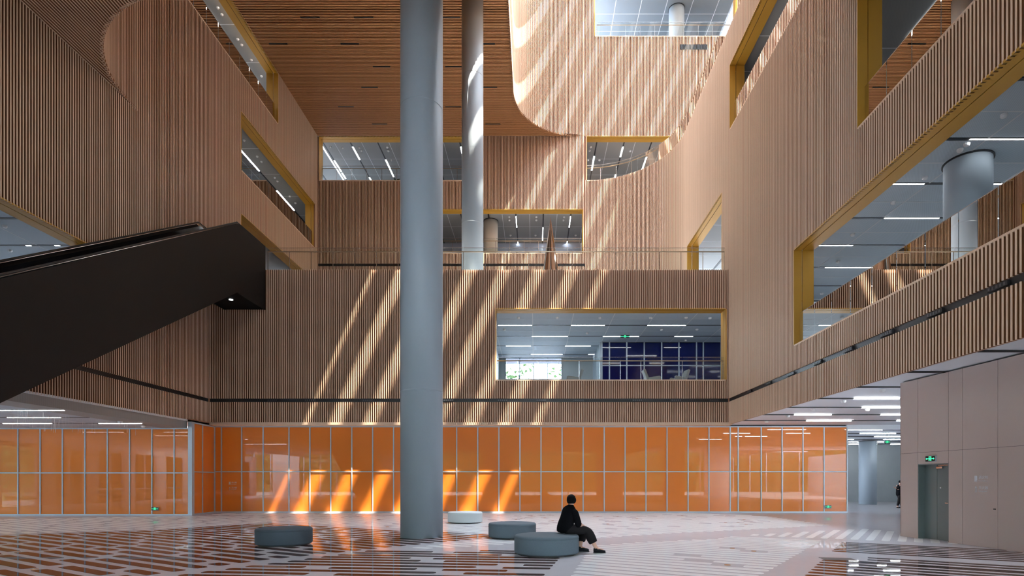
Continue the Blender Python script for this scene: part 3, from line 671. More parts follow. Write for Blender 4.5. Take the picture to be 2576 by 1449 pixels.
# exit signs
def exit_sign(o, t, n, a, z, wd, ht, label, off=0.0, hang=0):
    e = empty('exit_sign', (o[0]+t[0]*a, o[1]+t[1]*a, z), label, 'exit sign', 'green exit signs')
    hs = MB().obox(o, t, n, a-wd/2, a+wd/2, off, off+.05, z-ht/2, z+ht/2).build('housing', 'black', e)
    f = off+.051; g = off+.054; u = ht
    MB().obox(o, t, n, a-wd/2-.006, a+wd/2+.006, off, off+.045, z-ht/2-.008, z+ht/2+.008).build('rim', 'alu', e)
    m = MB()
    m.obox(o, t, n, a-.30*u, a-.24*u, f, g, z-.4*u, z+.4*u).obox(o, t, n, a+.24*u, a+.30*u, f, g, z-.4*u, z+.4*u).obox(o, t, n, a-.30*u, a+.30*u, f, g, z+.34*u, z+.4*u)
    m.build('doorway_symbol', 'green', hs)
    m = MB()   # running figure
    def q(pts): m.prism(pts, lambda p, k: (o[0]+t[0]*(a+p[0]*u)+n[0]*(g if k else f), o[1]+t[1]*(a+p[0]*u)+n[1]*(g if k else f), z+p[1]*u))
    q([(-.02, .2), (.04, .2), (.07, .25), (.04, .31), (-.02, .31), (-.05, .25)])
    q([(-.10, .16), (.08, .18), (.06, -.02), (-.08, -.04)])
    q([(-.08, -.02), (0, -.02), (-.10, -.2), (-.2, -.36), (-.25, -.32), (-.16, -.18)])
    q([(0, 0), (.07, 0), (.16, -.16), (.10, -.38), (.03, -.37), (.08, -.17)])
    q([(.06, .16), (.18, .06), (.16, .02), (.05, .08)]); q([(-.09, .15), (-.2, .02), (-.17, -.01), (-.07, .08)])
    m.build('running_figure', 'green', hs)
    m = MB(); w2 = wd/u/2
    q([(-w2+.1, 0), (-w2+.3, .18), (-w2+.3, .06), (-.36, .06), (-.36, -.06), (-w2+.3, -.06), (-w2+.3, -.18)])
    q([(w2-.1, 0), (w2-.3, .18), (w2-.3, .06), (.36, .06), (.36, -.06), (w2-.3, -.06), (w2-.3, -.18)])
    m.build('arrows', 'green', hs)
    if hang: MB().obox(o, t, n, a-wd*.3, a-wd*.3+.015, off+.02, off+.03, z+ht/2, z+ht/2+hang).obox(o, t, n, a+wd*.3, a+wd*.3+.015, off+.02, off+.03, z+ht/2, z+ht/2+hang).build('hanger', 'alu', e)
aE = sT(2344); Ys = oT[1]+t[1]*aE
exit_sign(oT, t, n, aE, H-(1154-CY)*Ys/F, .33, .15, 'green exit sign above the steel door')
exit_sign((0, YL), (1, 0), (0, -1), (391.5-CX)/kL, H-(1280-CY)/kL, .33, .14, 'small green exit sign low on the pale orange panels at left', .015)
exit_sign((0, YO), (1, 0), (0, -1), (2082-CX)/kO, H-(1275-CY)/kO, .33, .14, 'small green exit sign low on the orange panels at right', .015)
exit_sign((0, 33), (1, 0), (0, -1), (1572-CX)*33/F, H-(847-CY)*33/F, .52, .17, 'green exit sign hanging in the blue glass room', 0, .35)
exit_sign((0, 33.5), (1, 0), (0, -1), (2231-CX)*33.5/F, H-(1112-CY)*33.5/F, .34, .17, 'green exit sign hanging in the corridor', 0, .5)
# ------------------------------------------------------------------ railings
def railing(name, label, pts, z, n_off=0.0, h=1.16, rail=1.0, step=1.11, posts=True, cat='balustrade'):
    path = Path(pts); e = empty(name, (*path.at(path.L/2)[0], z), label, cat, 'glass balustrades')
    k = max(1, round(path.L/step)); q = [path.L*i/k for i in range(k+1)]
    for a, c in zip(q, q[1:]):
        A, t, nn = path.at(a+.01); B = path.at(c-.01)[0]; l = math.dist(A, B); t = ((B[0]-A[0])/l, (B[1]-A[1])/l)
        gp_ = MB().obox(A, t, (t[1], -t[0]), .005, l-.005, -.006, .006, z+.02, z+h).build('glass_panel', 'glass', e)
        MB().obox(A, t, (t[1], -t[0]), .005, l-.005, -.008, .008, z+h, z+h+.018).build('glass_edge', 'chrome', gp_)
    if posts:
        for a in q:
            p, t, nn = path.at(min(max(a, .02), path.L-.02))
            MB().obox(p, t, nn, -.012, .012, -.075, -.045, z, z+rail).build('post', 'chrome', e)
    hp = []
    for i in range(max(2, k*2 if len(pts) > 3 else 2)):
        m = max(2, k*2 if len(pts) > 3 else 2); p, t, nn = path.at(path.L*i/(m-1) if 0 < i < m-1 else (.01 if i == 0 else path.L-.01)); hp.append((p[0]-nn[0]*.06, p[1]-nn[1]*.06, z+rail))
    MB().tube(hp, .028, 8).build('handrail', 'brass', e, smooth=True)
    return e
railing('glass_balustrade', 'long glass balustrade along the terrace edge', [((672-CX)*28.95/F, 28.95), (XR-.12, 28.95)], ZT-.02, step=1.11)
railing('glass_balustrade', 'glass balustrade in the opening of the blue glass room', [(-1.95, 28.98), (9.62, 28.98)], L2a, rail=1.0, step=1.1)
railing('glass_balustrade', 'glass balustrade of the first floor right gallery', [(XR+.18, 21.4), (XR+.18, 4.2)], L2a)
railing('glass_balustrade', 'glass balustrade of the second floor right gallery', [(XR+.18, 17.2), (XR+.18, 4.2)], ZT)
railing('glass_balustrade', 'glass balustrade of the third floor right gallery', [(XR+.18, 28.5), (XR+.18, 9)], 19.35)
railing('glass_balustrade', 'curved glass balustrade on top of the rounded right wall', arc(3.79, 37.2, 6.15, 90, 0, 24)+[(XR+.15, 10)], 24.53, step=1.2)
railing('glass_balustrade', 'glass balustrade of the third floor left gallery', [(XL-.18, 32.1), (XL-.18, 42.5)], 19.15)
railing('glass_balustrade', 'glass balustrade of the fourth floor left gallery', [(XL-.18, 20.2), (XL-.18, 36.4)], 24.6)
railing('glass_balustrade', 'glass balustrade of the fourth floor opening at the back left', [(XL+.2, Y2+.18), (-4.8, Y2+.18)], 24.53)
railing('glass_balustrade', 'glass balustrade of the third floor opening behind the bronze cone', [(-8.5, Y2+.18), (3.55, Y2+.18)], 19.0)
railing('glass_balustrade', 'glass balustrade of the top floor opening', [(4.7, Y2+.18), (16.9, Y2+.18)], 35.5)
# ------------------------------------------------------------------ spot units in the black tracks
def spot_unit(o, t, n, a, z, label, group):
    e = empty('track_spotlight', (o[0]+t[0]*a, o[1]+t[1]*a, z), label, 'spotlight', group)
    hs = MB().obox(o, t, n, a-.27, a+.27, -.05, .02, z-.05, z+.05).build('housing', 'black', e)
    m = MB()
    for k in range(5): m.obox(o, t, n, a-.2+.1*k-.025, a-.2+.1*k+.025, .02, .03, z-.03, z+.03)
    m.build('lens', 'step', hs)
for px in (685, 779, 924, 1128, 1264, 1361, 1457, 1603, 1701, 1796):
    spot_unit((0, YF), (1, 0), (0, -1), (px-CX)*YF/F, 5.73, 'small black spotlight unit in the track of the lower back wall', 'spotlight units of the back wall track')
for Yv in (12.03, 13.93, 15.84, 17.8, 19.7, 21.75, 23.85, 26):
    spot_unit((XR, 0), (0, 1), (-1, 0), Yv, 5.73, 'small black spotlight unit in the track of the right wall', 'spotlight units of the right wall track')
# vent on the bright wall
vt = MB()
X0, X1 = (1711-CX)*Y2/F, (1780-CX)*Y2/F
vm = MB().box(X0, X1, Y2-.0, Y2+.02, 34.45, 34.85).build('air_grille', 'black', wk)
# ------------------------------------------------------------------ blue glass room contents
YB = 35.9; kB = F/YB
xs = [(x-CX)/kB for x in (1514, 1533, 1576.6, 1620.6, 1664.4, 1707.7, 1752, 1769, 1813.6, 1858, 1902)]
bw = struct(MB().box(xs[0], xs[-1], YB+.06, YB+.12, 6.72, 10.42).build('wall_blue', 'black'), 'wall of deep blue glass panels inside the first floor room', 'wall')
for a, c in zip(xs, xs[1:]):
    for u, v in ((6.75, 8.94), (8.94, 10.4)): MB().box(a+.02, c-.02, YB, YB+.05, u+.02, v-.02).build('glass_panel', 'blue', bw)
for a in xs: MB().box(a-.04, a+.04, YB-.03, YB+.02, 6.72, 10.42).build('mullion', 'alu', bw)
MB().box(xs[0], xs[-1], YB-.03, YB+.02, 8.91, 8.97).build('transom', 'alu', bw)
sw_ = struct(MB().box(xs[0]-.1, xs[0], YB, 40.5, 6.72, 10.42).build('wall_blue_room_side', 'panel_light'), 'grey side wall running back from the blue glass', 'wall')
for k in range(9): MB().box(xs[0]-.14, xs[0]-.09, YB+.1+.5*k, YB+.16+.5*k, 6.72, 10.42).build('mullion', 'alu', sw_)
struct(MB().box(-2.7, -2.55, 29.6, 40.5, 6.72, 10.42).build('wall_blue_room_left', 'wall_conc'), 'grey wall at the left of the blue glass room', 'wall')
YW = 40.4; kW = F/YW
x0, x1 = (1272-CX)/kW, (1413-CX)/kW
struct(MB().box(-2.6, x0, YW, YW+.2, 6.7, 10.5).box(x1, 12, YW, YW+.2, 6.7, 10.5).build('wall_blue_room_back', 'wall_conc'), 'grey wall around the bright window', 'wall')
w2 = struct(MB().box(x0, x1, YW, YW+.1, 10.36, 10.42).build('window_2', 'alu'), 'bright window at the back of the blue glass room', 'window')
for i in range(5):
    x = x0+(x1-x0)*i/4; MB().box(x-.03, x+.03, YW, YW+.1, 6.72, 10.4).build('mullion', 'alu', w2)
    if i < 4: MB().box(x+.03, x+(x1-x0)/4-.03, YW+.04, YW+.06, 6.75, 10.36).build('pane', 'glass', w2)
for z in (8.9, 7.8): MB().box(x0, x1, YW, YW+.1, z-.03, z+.03).build('transom', 'alu', w2)
bd = struct(MB().box(-6, 8, 60, 60.5, 0, 10.6).build('wall_neighbour', 'white'), 'white building outside the bright window', 'wall')
for k in range(6): MB().box(-5+2*k, -4+2*k, 59.95, 60, 8.2, 9.6).build('window_pane', 'frost', bd)
struct(MB().box(-10.2, 6, 49.8, 49.9, 18.95, 22.5).build('wall_frosted', mat('pale_blue_glass', (.68, .74, .92), .2)), 'pale blue glass partition at the back of the third floor room', 'wall')
# armchairs
def make_chair():
    e = empty('armchair', (0, 0, 0), 'grey armchair', 'armchair')
    def pr(poly, y0, y1, nm, m, bev=.03):
        o = MB().prism(poly, lambda p, k: (p[0], y1 if k else y0, p[1])).build(nm, m, e)
        md = o.modifiers.new('b', 'BEVEL'); md.width = bev; md.segments = 2; return o
    pr([(-.30, .26), (.36, .30), (.38, .44), (-.22, .40)], -.27, .27, 'seat', 'fab_grey')
    pr([(-.28, .26), (-.14, .30), (-.42, 1.04), (-.56, 1.0)], -.30, .30, 'backrest', 'fab_grey', .05)
    for s in (-1, 1):
        pr([(-.26, .26), (.36, .28), (.40, .58), (.34, .64), (-.30, .55)], s*.33-.05, s*.33+.05, 'armrest', 'fab_grey')
        for xx in (-.22, .32): MB().tube([(xx, s*.26, .28), (xx*1.25+.02, s*.3, 0)], [.028, .016], 8).build('leg', 'leg', e, smooth=True)
    MB().box(-.24, .33, -.24, .24, .23, .28).build('seat_rail', 'leg', e)
    return e
ch = make_chair()
for i, (px, rz, lb, Yc, z) in enumerate(((1443, 180, 'grey armchair by the bright window, left of the blue glass', 31.2, 6.72), (1641, 0, 'grey armchair turned right in front of the blue glass', 31.2, 6.72),
        (1708, 190, 'grey armchair turned left in front of the blue glass', 31.2, 6.72), (1315, 0, 'pale armchair glimpsed in the third floor back room, left of the cone', 45.5, 18.95), (1345, 180, 'pale armchair glimpsed in the third floor back room, beside the cone', 45.5, 18.95))):
    o = ch if i == 0 else copy_tree(ch)
    o.location = ((px-CX)*Yc/F, Yc, z); o.rotation_euler.z = math.radians(rz); o['label'] = lb; o['group'] = 'lounge armchairs'
# plant on the fourth floor
pe = empty('potted_plant', ((1001-CX)*44.4/F, 44.4, 24.48), 'small leafy plant behind the fourth floor balustrade', 'plant')
pc = pe.location
MB().lathe([(.16, 0), (.2, .35)], tuple(pc), 16).build('pot', 'wall_conc', pe)
m = MB()
for k in range(60):
    a, r, z = R.uniform(0, 6.28), R.uniform(0, .25), R.uniform(.3, .75); c = Vector((pc[0]+r*math.cos(a), pc[1]+r*math.sin(a), pc[2]+z)); u = Vector((R.uniform(-1,1), R.uniform(-1,1), R.uniform(-.5,1))).normalized()*.12; w = u.cross(Vector((R.random(), R.random(), R.random()))).normalized()*.04
    m.quad(tuple(c-u), tuple(c-w), tuple(c+u), tuple(c+w))
m.build('foliage', 'leaf', pe)
# ------------------------------------------------------------------ bronze cone
ce = empty('cone_sculpture', ((1385-CX)*31.2/F, 31.2, ZT-.02), 'tall faceted bronze cone standing on the terrace', 'sculpture')
cx, cy, cz = ce.location; hC = H+(CY-544)*31.2/F-cz
ring = []
for i in range(28):
    a = 2*math.pi*i/28+.1; r = .54*(1 if i % 2 else .90); ring.append((cx+r*math.cos(a), cy+r*math.sin(a)))
m = MB(); m.v = [(x, y, cz) for x, y in ring]+[(cx, cy, cz+hC)]; m.f = [(i, (i+1) % 28, 28) for i in range(28)]+[tuple(range(28))[::-1]]
m.build('faceted_body', 'copper', ce)
MB().lathe([(.56, 0), (.56, .03)], (cx, cy, cz), 32).build('base_plate', 'step', ce)
# ------------------------------------------------------------------ escalator
xa, xb = -13.65, -15.72
tp = lambda Y: 13.48-.578*(26.1-Y); bt = lambda Y: 10.3-.578*(26.1-Y)
es = empty('escalator', (xa, 6, 0), 'dark clad escalator rising to the terrace on the left', 'escalator')
y0t = 26.1-(13.48-1.1)/.578; y0b = 26.1-10.3/.578
prof = [(YF-.02, 13.52), (26.3, 13.52), (25.9, tp(25.9)-.01), (y0t, 1.1), (y0t-2, 1.1), (y0t-2, 0.01), (y0b, .01), (26.1, 10.3), (YF-.02, 10.3)]
MB().prism(prof, lambda p, k: (xa-.06*k, p[0], p[1])).build('side_cladding', 'esc', es)
MB().prism(prof, lambda p, k: (xb+.06*k, p[0], p[1])).build('side_cladding', 'esc', es)
MB().prism([(YF-.02, 10.32), (26.1, 10.32), (y0b, .03), (y0b, .12), (26.1, 10.45), (YF-.02, 10.45)], lambda p, k: (xb+.06 if k else xa-.06, p[0], p[1])).build('underside', 'under', es)
inn = [(YF-.02, 13.44), (26.3, 13.44), (y0t, 1.02), (y0t, .1), (26.1, 12.0), (YF-.02, 12.1)]
for x in (xa-.24, xb+.18): MB().prism(inn, lambda p, k: (x+.05*k, p[0], p[1])).build('balustrade', 'escin', es)
for x in (xa-.14, xb+.14):
    MB().tube([(x, YF-.3, 13.60), (x, 26.3, 13.60), (x, y0t, 1.22), (x, y0t-1.5, 1.2)], .04, 8).build('handrail', 'rubber', es, smooth=True)
    MB().tube([(x+.03, YF-.3, 13.545), (x+.03, 26.25, 13.54), (x+.03, y0t, 1.155)], .02, 6).build('handrail_trim', 'chrome', es, smooth=True)
nst = 48
for k in range(nst):
    Yk = y0t+1+(26.2-y0t-1)*k/nst; zk = tp(Yk)-1.05
    MB().box(xb+.3, xa-.3, Yk, Yk+(26.2-y0t-1)/nst+.02, zk-.2, zk).build('step', 'step', es)
MB().box(xb+.06, xa-.06, 26.2, YF-.02, 12.2, 12.34).build('landing_plate', 'step', es)
MB().lathe([(.09, -.02), (.09, 0)], (xa-.9, 27.2, 10.32), 16).build('downlight', 'spot', es)
# ------------------------------------------------------------------ poufs
def pouf(x, y, r, h, m, label):
    e = empty('round_pouf', (x, y, 0), label, 'pouf', 'round poufs')
    MB().lathe([(r*.9, .0), (r*.9, .05)], (x, y, 0), 48).build('plinth', 'black', e)
    pr = [(r*.97, .035), (r, .06), (r, h-.055)]+[(r-.05+.05*math.cos(a), h-.05+.05*math.sin(a)) for a in [math.radians(d) for d in (15, 35, 55, 75, 90)]]+[(r*.6, h+.004), (.05, h+.006)]
    o = MB().lathe(pr, (x, y, 0), 72).build('cushion', m, e, smooth=True)
    MB().tube([(x+(r+.0015)*math.cos(a), y+(r+.0015)*math.sin(a), h-.06) for a in [2*math.pi*i/72 for i in range(73)]], .006, 5).build('seam_piping', m, o, smooth=True)
pouf(.255, 12.61, .715, .43, 'fab_dark', 'large grey round pouf with the seated person')
pouf(-.652, 16.28, .68, .43, 'fab_dark', 'grey round pouf behind the one with the seated person')
pouf(-6.40, 14.5, .68, .43, 'fab_darker', 'dark charcoal round pouf alone at left of the thick column')
pouf(-2.73, 22.2, .67, .43, 'fab_white', 'white round pouf near the orange wall')
# ------------------------------------------------------------------ people
def skin_mesh(name, verts, edges, radii, m, parent, origin, sub=2):
    me = bpy.data.meshes.new(name); me.from_pydata([tuple(Vector(v)-Vector(origin)) for v in verts], edges, []); me.update()
    o = bpy.data.objects.new(name, me); C.objects.link(o); o.parent = parent
    md = o.modifiers.new('skin', 'SKIN'); md.use_smooth_shade = True
    for i, r in enumerate(radii):
        sv = me.skin_vertices[0].data[i]; sv.radius = (r, r) if not isinstance(r, tuple) else r; sv.use_root = (i == 0)
    s = o.modifiers.new('sub', 'SUBSURF'); s.levels = sub; s.render_levels = sub
    me.materials.append(M[m]); return o
def loft(parent, name, m, rings, seg=14):
    """rings: (center, half_w vector, half_d vector)"""
    b = MB(); rr = []
    for c, u, w in rings:
        c, u, w = Vector(c), Vector(u), Vector(w)
        rr.append([c+u*math.cos(2*math.pi*i/seg)+w*math.sin(2*math.pi*i/seg) for i in range(seg)])
    b.rings(rr); o = b.build(name, m, parent, smooth=True)
    s = o.modifiers.new('sub', 'SUBSURF'); s.levels = 1; s.render_levels = 2
    return o
def limb(parent, name, m, pts, seg=12):   # pts: (center, radius)
    rings = []
    for i, (c, r) in enumerate(pts):
        c = Vector(c); d = (Vector(pts[min(i+1, len(pts)-1)][0])-Vector(pts[max(i-1, 0)][0])).normalized()
        u = d.cross(Vector((0, 1, .2))).normalized(); w = d.cross(u)
        rings.append((c, u*r, w*r))
    return loft(parent, name, m, rings, seg)
def hand(verts, edges, radii, iw, d, side, curl):
    """five finger chains hanging on wrist vertex iw, pointing along d"""
    d = Vector(d).normalized(); w = Vector(verts[iw]); s = Vector(side).normalized(); dn = Vector(curl).normalized()
    pi = len(verts); verts.append(tuple(w+d*.06)); edges.append((iw, pi)); radii.append((.032, .016))
    for k, ln in enumerate((.055, .065, .06, .045)):
        a = len(verts); off = s*(.028-.019*k)
        verts += [tuple(w+d*.09+off), tuple(w+d*(.09+ln*.5)+off+dn*.012), tuple(w+d*(.09+ln*.85)+off+dn*.035)]
        edges += [(pi, a), (a, a+1), (a+1, a+2)]; radii += [.0095, .0085, .0075]
    a = len(verts); verts += [tuple(w+d*.035+s*.035), tuple(w+d*.065+s*.052+dn*.012), tuple(w+d*.085+s*.05+dn*.025)]
    edges += [(pi, a), (a, a+1), (a+1, a+2)]; radii += [.012, .010, .008]
pY = 12.85
def Q(x, y, dy=0): return ((x-CX)*pY/F, pY+dy, H-(y-CY)*pY/F)
pe = empty('person', (.68, pY, 0), 'person in black shirt and charcoal trousers seated on the grey pouf, looking away', 'person')
po = (.68, pY, 0)
fd = Vector((.88, .47, 0)); sdv = Vector((.47, -.88, 0))     # facing, right-hand side
hip = Vector((.70, pY, .53)); chest = Vector((.775, pY+.03, .86)); neck = Vector((.805, pY+.05, 1.04)); head = Vector((.83, pY+.06, 1.182))
rs, ls = chest+sdv*.18+Vector((.02, 0, .095)), chest-sdv*.18+Vector((.02, 0, .095))
re_, le_ = Vector((.965, pY-.16, .64)), Vector((1.0, pY+.30, .66))
rw, lw = Vector((1.08, pY-.05, .575)), Vector((1.12, pY+.18, .58))
rh, lh = hip+sdv*.10, hip-sdv*.10
rk, lk = Vector((1.17, pY-.06, .515)), Vector((1.10, pY+.30, .52))
ra, la = Vector((1.375, pY-.12, .10)), Vector((1.035, pY+.17, .10))
rt, lt = Vector((1.56, pY-.14, .04)), Vector((1.20, pY+.13, .04))
hd_ = Vector((.62, .78, 0))      # head direction
V = [hip, chest, neck, head-hd_*.01+Vector((0,0,-.07)), head, head+Vector((0,0,.055)), rs, re_, rw, ls, le_, lw, rh, rk, ra, lh, lk, la, rt, lt]
E = [(0,1),(1,2),(2,3),(3,4),(4,5),(1,6),(6,7),(7,8),(1,9),(9,10),(10,11),(0,12),(12,13),(13,14),(0,15),(15,16),(16,17),(14,18),(17,19)]
Rr = [.13,.125,.055,.062,.085,.07,.062,.045,.03,.062,.045,.03,.09,.065,.045,.09,.065,.045,.035,.035]
V = [tuple(v) for v in V]
i = len(V); V += [tuple(head+hd_*.10+Vector((0,0,-.005)))]; E += [(4, i)]; Rr += [.022]            # nose
i = len(V); V += [tuple(head+Vector((.78,-.62,0))*.092+Vector((0,0,-.01)))]; E += [(4, i)]; Rr += [.022]     # ears
i = len(V); V += [tuple(head-Vector((.78,-.62,0))*.092+Vector((0,0,-.01)))]; E += [(4, i)]; Rr += [.022]
hand(V, E, Rr, 8, (.7, .6, -.12), (.5, -.7, .2), (0, 0, -1)); hand(V, E, Rr, 11, (.5, -.8, -.12), (-.6, -.4, .2), (0, 0, -1))
skin_mesh('body', V, E, Rr, 'skin', pe, po)
loft(pe, 'shirt', 'shirt', [(hip+Vector((-.03, 0, -.09)), sdv*.215, fd*.17), (hip+Vector((-.03, 0, .0)), sdv*.225, fd*.185), (hip+Vector((-.01, .0, .14)), sdv*.22, fd*.175), (chest+Vector((-.015, 0, -.03)), sdv*.225, fd*.165),
     (chest+Vector((-.005, 0, .08)), sdv*.225, fd*.15), (chest+Vector((.0, .01, .145)), sdv*.195, fd*.125), (chest+Vector((.01, .01, .19)), sdv*.125, fd*.095), (neck+Vector((.0, 0, .03)), sdv*.075, fd*.07), (neck+Vector((.002, 0, .05)), sdv*.064, fd*.06)])
for s_, e_, w_ in ((rs, re_, rw), (ls, le_, lw)):
    limb(pe, 'sleeve', 'shirt', [(chest*.5+s_*.5, .09), (s_+Vector((0, 0, -.01)), .095), (s_*.6+e_*.4, .088), (s_*.2+e_*.8, .082), (e_*.9+w_*.1, .078), (e_*.72+w_*.28, .07)])
for h_, k_, a_ in ((rh, rk, ra), (lh, lk, la)):
    limb(pe, 'trouser_leg', 'pants', [(h_-fd*.12+Vector((0,0,-.02)), .09), (h_, .112), (h_*.5+k_*.5+Vector((0,0,-.005)), .112), (h_*.12+k_*.88, .10), (k_+Vector((.025,0,-.03)), .105), (k_*.65+a_*.35, .118), (k_*.36+a_*.64, .105), (k_*.30+a_*.70, .095)])
for a_, t_ in ((ra, rt), (la, lt)):
    d = (t_-a_); d.z = 0; d.normalize(); w = Vector((-d.y, d.x, 0))
    c = Vector((a_.x, a_.y, 0))
    rg = []
    for u, hw, hh in ((-.07, .03, .045), (-.05, .042, .055), (.02, .045, .055), (.09, .05, .042), (.16, .048, .032), (.205, .03, .022)):
        rg.append((c+d*u+Vector((0,0,hh+.018)), w*hw, Vector((0,0,hh))))
    sh = loft(pe, 'shoe', 'shoe', rg)
    limb(pe, 'sock', 'shoe', [(a_+Vector((0,0,.03)), .05), (a_+Vector((.005,0,-.03)), .05)])
    loft(sh, 'shoe_sole', 'sole', [(c+d*u+Vector((0,0,.012)), w*hw, Vector((0,0,.012))) for u, hw in ((-.075, .03), (-.04, .046), (.05, .047), (.12, .052), (.18, .046), (.215, .022))])
# hair cap: upper/back shell of the head
b = MB(); hx = Vector((.78, -.62, 0)); rr = []
for j in range(9):
    ph = math.radians(-48+j*16.9); ring = []
    for i in range(20):
        a = 2*math.pi*i/20; dirv = hd_*math.cos(a)*math.cos(ph)+hx*math.sin(a)*math.cos(ph)+Vector((0,0,1))*math.sin(ph)
        fr = max(0, math.cos(a)); rad = .112+.006*math.sin(5*a+j)
        if ph < .35 and fr > .35: rad = .080          # leave the face free
        ring.append(head+Vector((0,0,.015))-hd_*.008+Vector((dirv.x*rad, dirv.y*rad, dirv.z*rad*1.03)))
    rr.append(ring)
o = b.rings(rr).build('hair', 'hair', pe, smooth=True)
# walker in the corridor, half hidden by the taupe wall
wY = 34.5; wp = Vector(((2261-CX)*wY/F, wY, 0))
pw = empty('person', tuple(wp), 'person in dark clothes walking in the far corridor beside the taupe wall', 'person')
def W(x, z, y=0): return tuple(wp+Vector((x, y, z)))
V = [W(0,.88), W(.03,1.25), W(.06,1.42), W(.09,1.48), W(.11,1.58), W(.12,1.64), W(.02,1.36,-.18), W(-.18,1.14,-.22), W(-.34,1.24,-.2), W(.02,1.36,.18), W(.12,1.1,.22), W(.22,.9,.2),
     W(0,.86,-.09), W(-.02,.48,-.09), W(-.16,.09,-.09), W(0,.86,.09), W(.16,.47,.09), W(.22,.09,.09), W(-.02,.03,-.1), W(.36,.03,.1)]
Rr2 = [.13,.135,.055,.06,.085,.07,.06,.045,.03,.06,.045,.03,.09,.06,.045,.09,.06,.045,.035,.035]
E2 = [(0,1),(1,2),(2,3),(3,4),(4,5),(1,6),(6,7),(7,8),(1,9),(9,10),(10,11),(0,12),(12,13),(13,14),(0,15),(15,16),(16,17),(14,18),(17,19)]
hand(V, E2, Rr2, 8, (-.5, 0, .3), (0, 1, 0), (0, 0, -1)); hand(V, E2, Rr2, 11, (.3, 0, -.8), (0, 1, 0), (-1, 0, 0))
skin_mesh('body', V, E2, Rr2, 'skin', pw, tuple(wp))
X_, Y_ = Vector((1,0,0)), Vector((0,1,0))
loft(pw, 'shirt', 'shirt', [(W(-.01,.70), Y_*.19, X_*.15), (W(0,1.0), Y_*.19, X_*.14), (W(.02,1.25), Y_*.2, X_*.15), (W(.04,1.38), Y_*.17, X_*.11), (W(.06,1.44), Y_*.07, X_*.07)])
for sgn, s_, e_, w_ in ((0, V[6], V[7], V[8]), (1, V[9], V[10], V[11])): limb(pw, 'sleeve', 'shirt', [(s_, .08), (e_, .062), (tuple(Vector(e_)*.2+Vector(w_)*.8), .05)])
for h_, k_, a_ in ((V[12], V[13], V[14]), (V[15], V[16], V[17])): limb(pw, 'trouser_leg', 'pants', [(h_, .11), (k_, .085), (a_, .07)])
for a_, t_ in ((V[14], V[18]), (V[17], V[19])):
    limb(pw, 'shoe', 'shoe', [((a_[0]-.05, a_[1], .05), .045), ((t_[0], t_[1], .045), .045), ((t_[0]+.09, t_[1], .035), .03)])
b = MB().lathe([(.09, -.03), (.108, .02), (.1, .08), (.05, .12), (.01, .128)], W(.10, 1.57), 16).build('hair', 'hair', pw, smooth=True)
# ------------------------------------------------------------------ hanging wires at left
m = MB()
for k in range(170):
    px = R.uniform(30, 455); Yv = R.uniform(19.5, 25.5); X = (px-CX)*Yv/F
    if X > XL-1.3 or min(abs(Yv-q) for q in (20.3, 22.55, 24.8)) < .1: continue
    ln = R.uniform(.08, .5); m.box(X-.0018, X+.0018, Yv-.0018, Yv+.0018, 4.15-ln, 4.15)
o = m.build('hanging_wires', 'wire'); tag(o, 'fine pale wires hanging from the low ceiling at left', 'wires', kind='stuff')
# ------------------------------------------------------------------ floor inlays
def clip_line(poly, p, d):
    ts = []
    for (x1, y1), (x2, y2) in zip(poly, poly[1:]+poly[:1]):
        ex, ey = x2-x1, y2-y1; den = d[0]*ey-d[1]*ex
        if abs(den) < 1e-9: continue
        tt = ((x1-p[0])*ey-(y1-p[1])*ex)/den; uu = ((x1-p[0])*d[1]-(y1-p[1])*d[0])/den
        if 0 <= uu < 1: ts.append(tt)
    ts.sort(); return list(zip(ts[::2], ts[1::2]))
bars = []; dots = []
def zone(poly, ang, pitch, width, m, lmin=1.0, lmax=5.0, gap=.42, skip=()):
    a = math.radians(ang); u = (math.cos(a), math.sin(a)); v = (-u[1], u[0])
    qs = [p[0]*v[0]+p[1]*v[1] for p in poly]; q = math.floor(min(qs)/pitch)*pitch; row = 0
    while q < max(qs):
        row += 1; q += pitch
        if any(s0 < q < s1 for s0, s1 in skip): continue
        for t0, t1 in clip_line(poly, (v[0]*q, v[1]*q), u):
            s = t0
            while s < t1-.25:
                e = min(t1, s+R.uniform(lmin, lmax))
                if t1-e < .7: e = t1
                bars.append((u, v, s, e, q, width, m))
                if e < t1 and R.random() < .35: dots.append((u[0]*(e+gap/2)+v[0]*q, u[1]*(e+gap/2)+v[1]*q))
                s = e+gap
uA = (.857, -.515)
zone([(8.28, 15.3), (11.0, 13.55), (11.0, 4.0), (1.0, 4.4), (4.63, 9.75)], -31, .37, .19, 'inlay_brown', 4, 9, .7, skip=((13.0, 14.55),))
_u = (math.cos(math.radians(31)), -math.sin(math.radians(31))); _v = (-_u[1], _u[0])
for _q in (13.5, 13.87): bars.append((_u, _v, -.16, 2.6, _q, .19, 'inlay_brown')); bars.append((_u, _v, 3.3, 6, _q, .19, 'inlay_brown'))
bars.append((_u, _v, -.9, 6, 13.1, .19, 'inlay_brown'))
zone([(-.5, 3.8), (.636, 9.7), (1.2, 13.0), (1.43, 14.2), (3, 15.15), (5.06, 15.9), (5.83, 16.7), (7.82, 15.48), (3.91, 9.79), (.0, 4)], -30, .365, .21, 'inlay_white', 2, 6, .6)
zone([(-2.8, 18.4), (1.86, 16.2), (3.1, 17), (4.46, 17.8), (6.09, 18.5), (7.44, 19.2), (10.9, 21), (10.7, 26.6), (8, 29.2), (-2, 29.2), (-8, 26), (-10.2, 23), (-4.6, 19.4)], -37, .37, .21, 'inlay_white', 2, 6, .5)
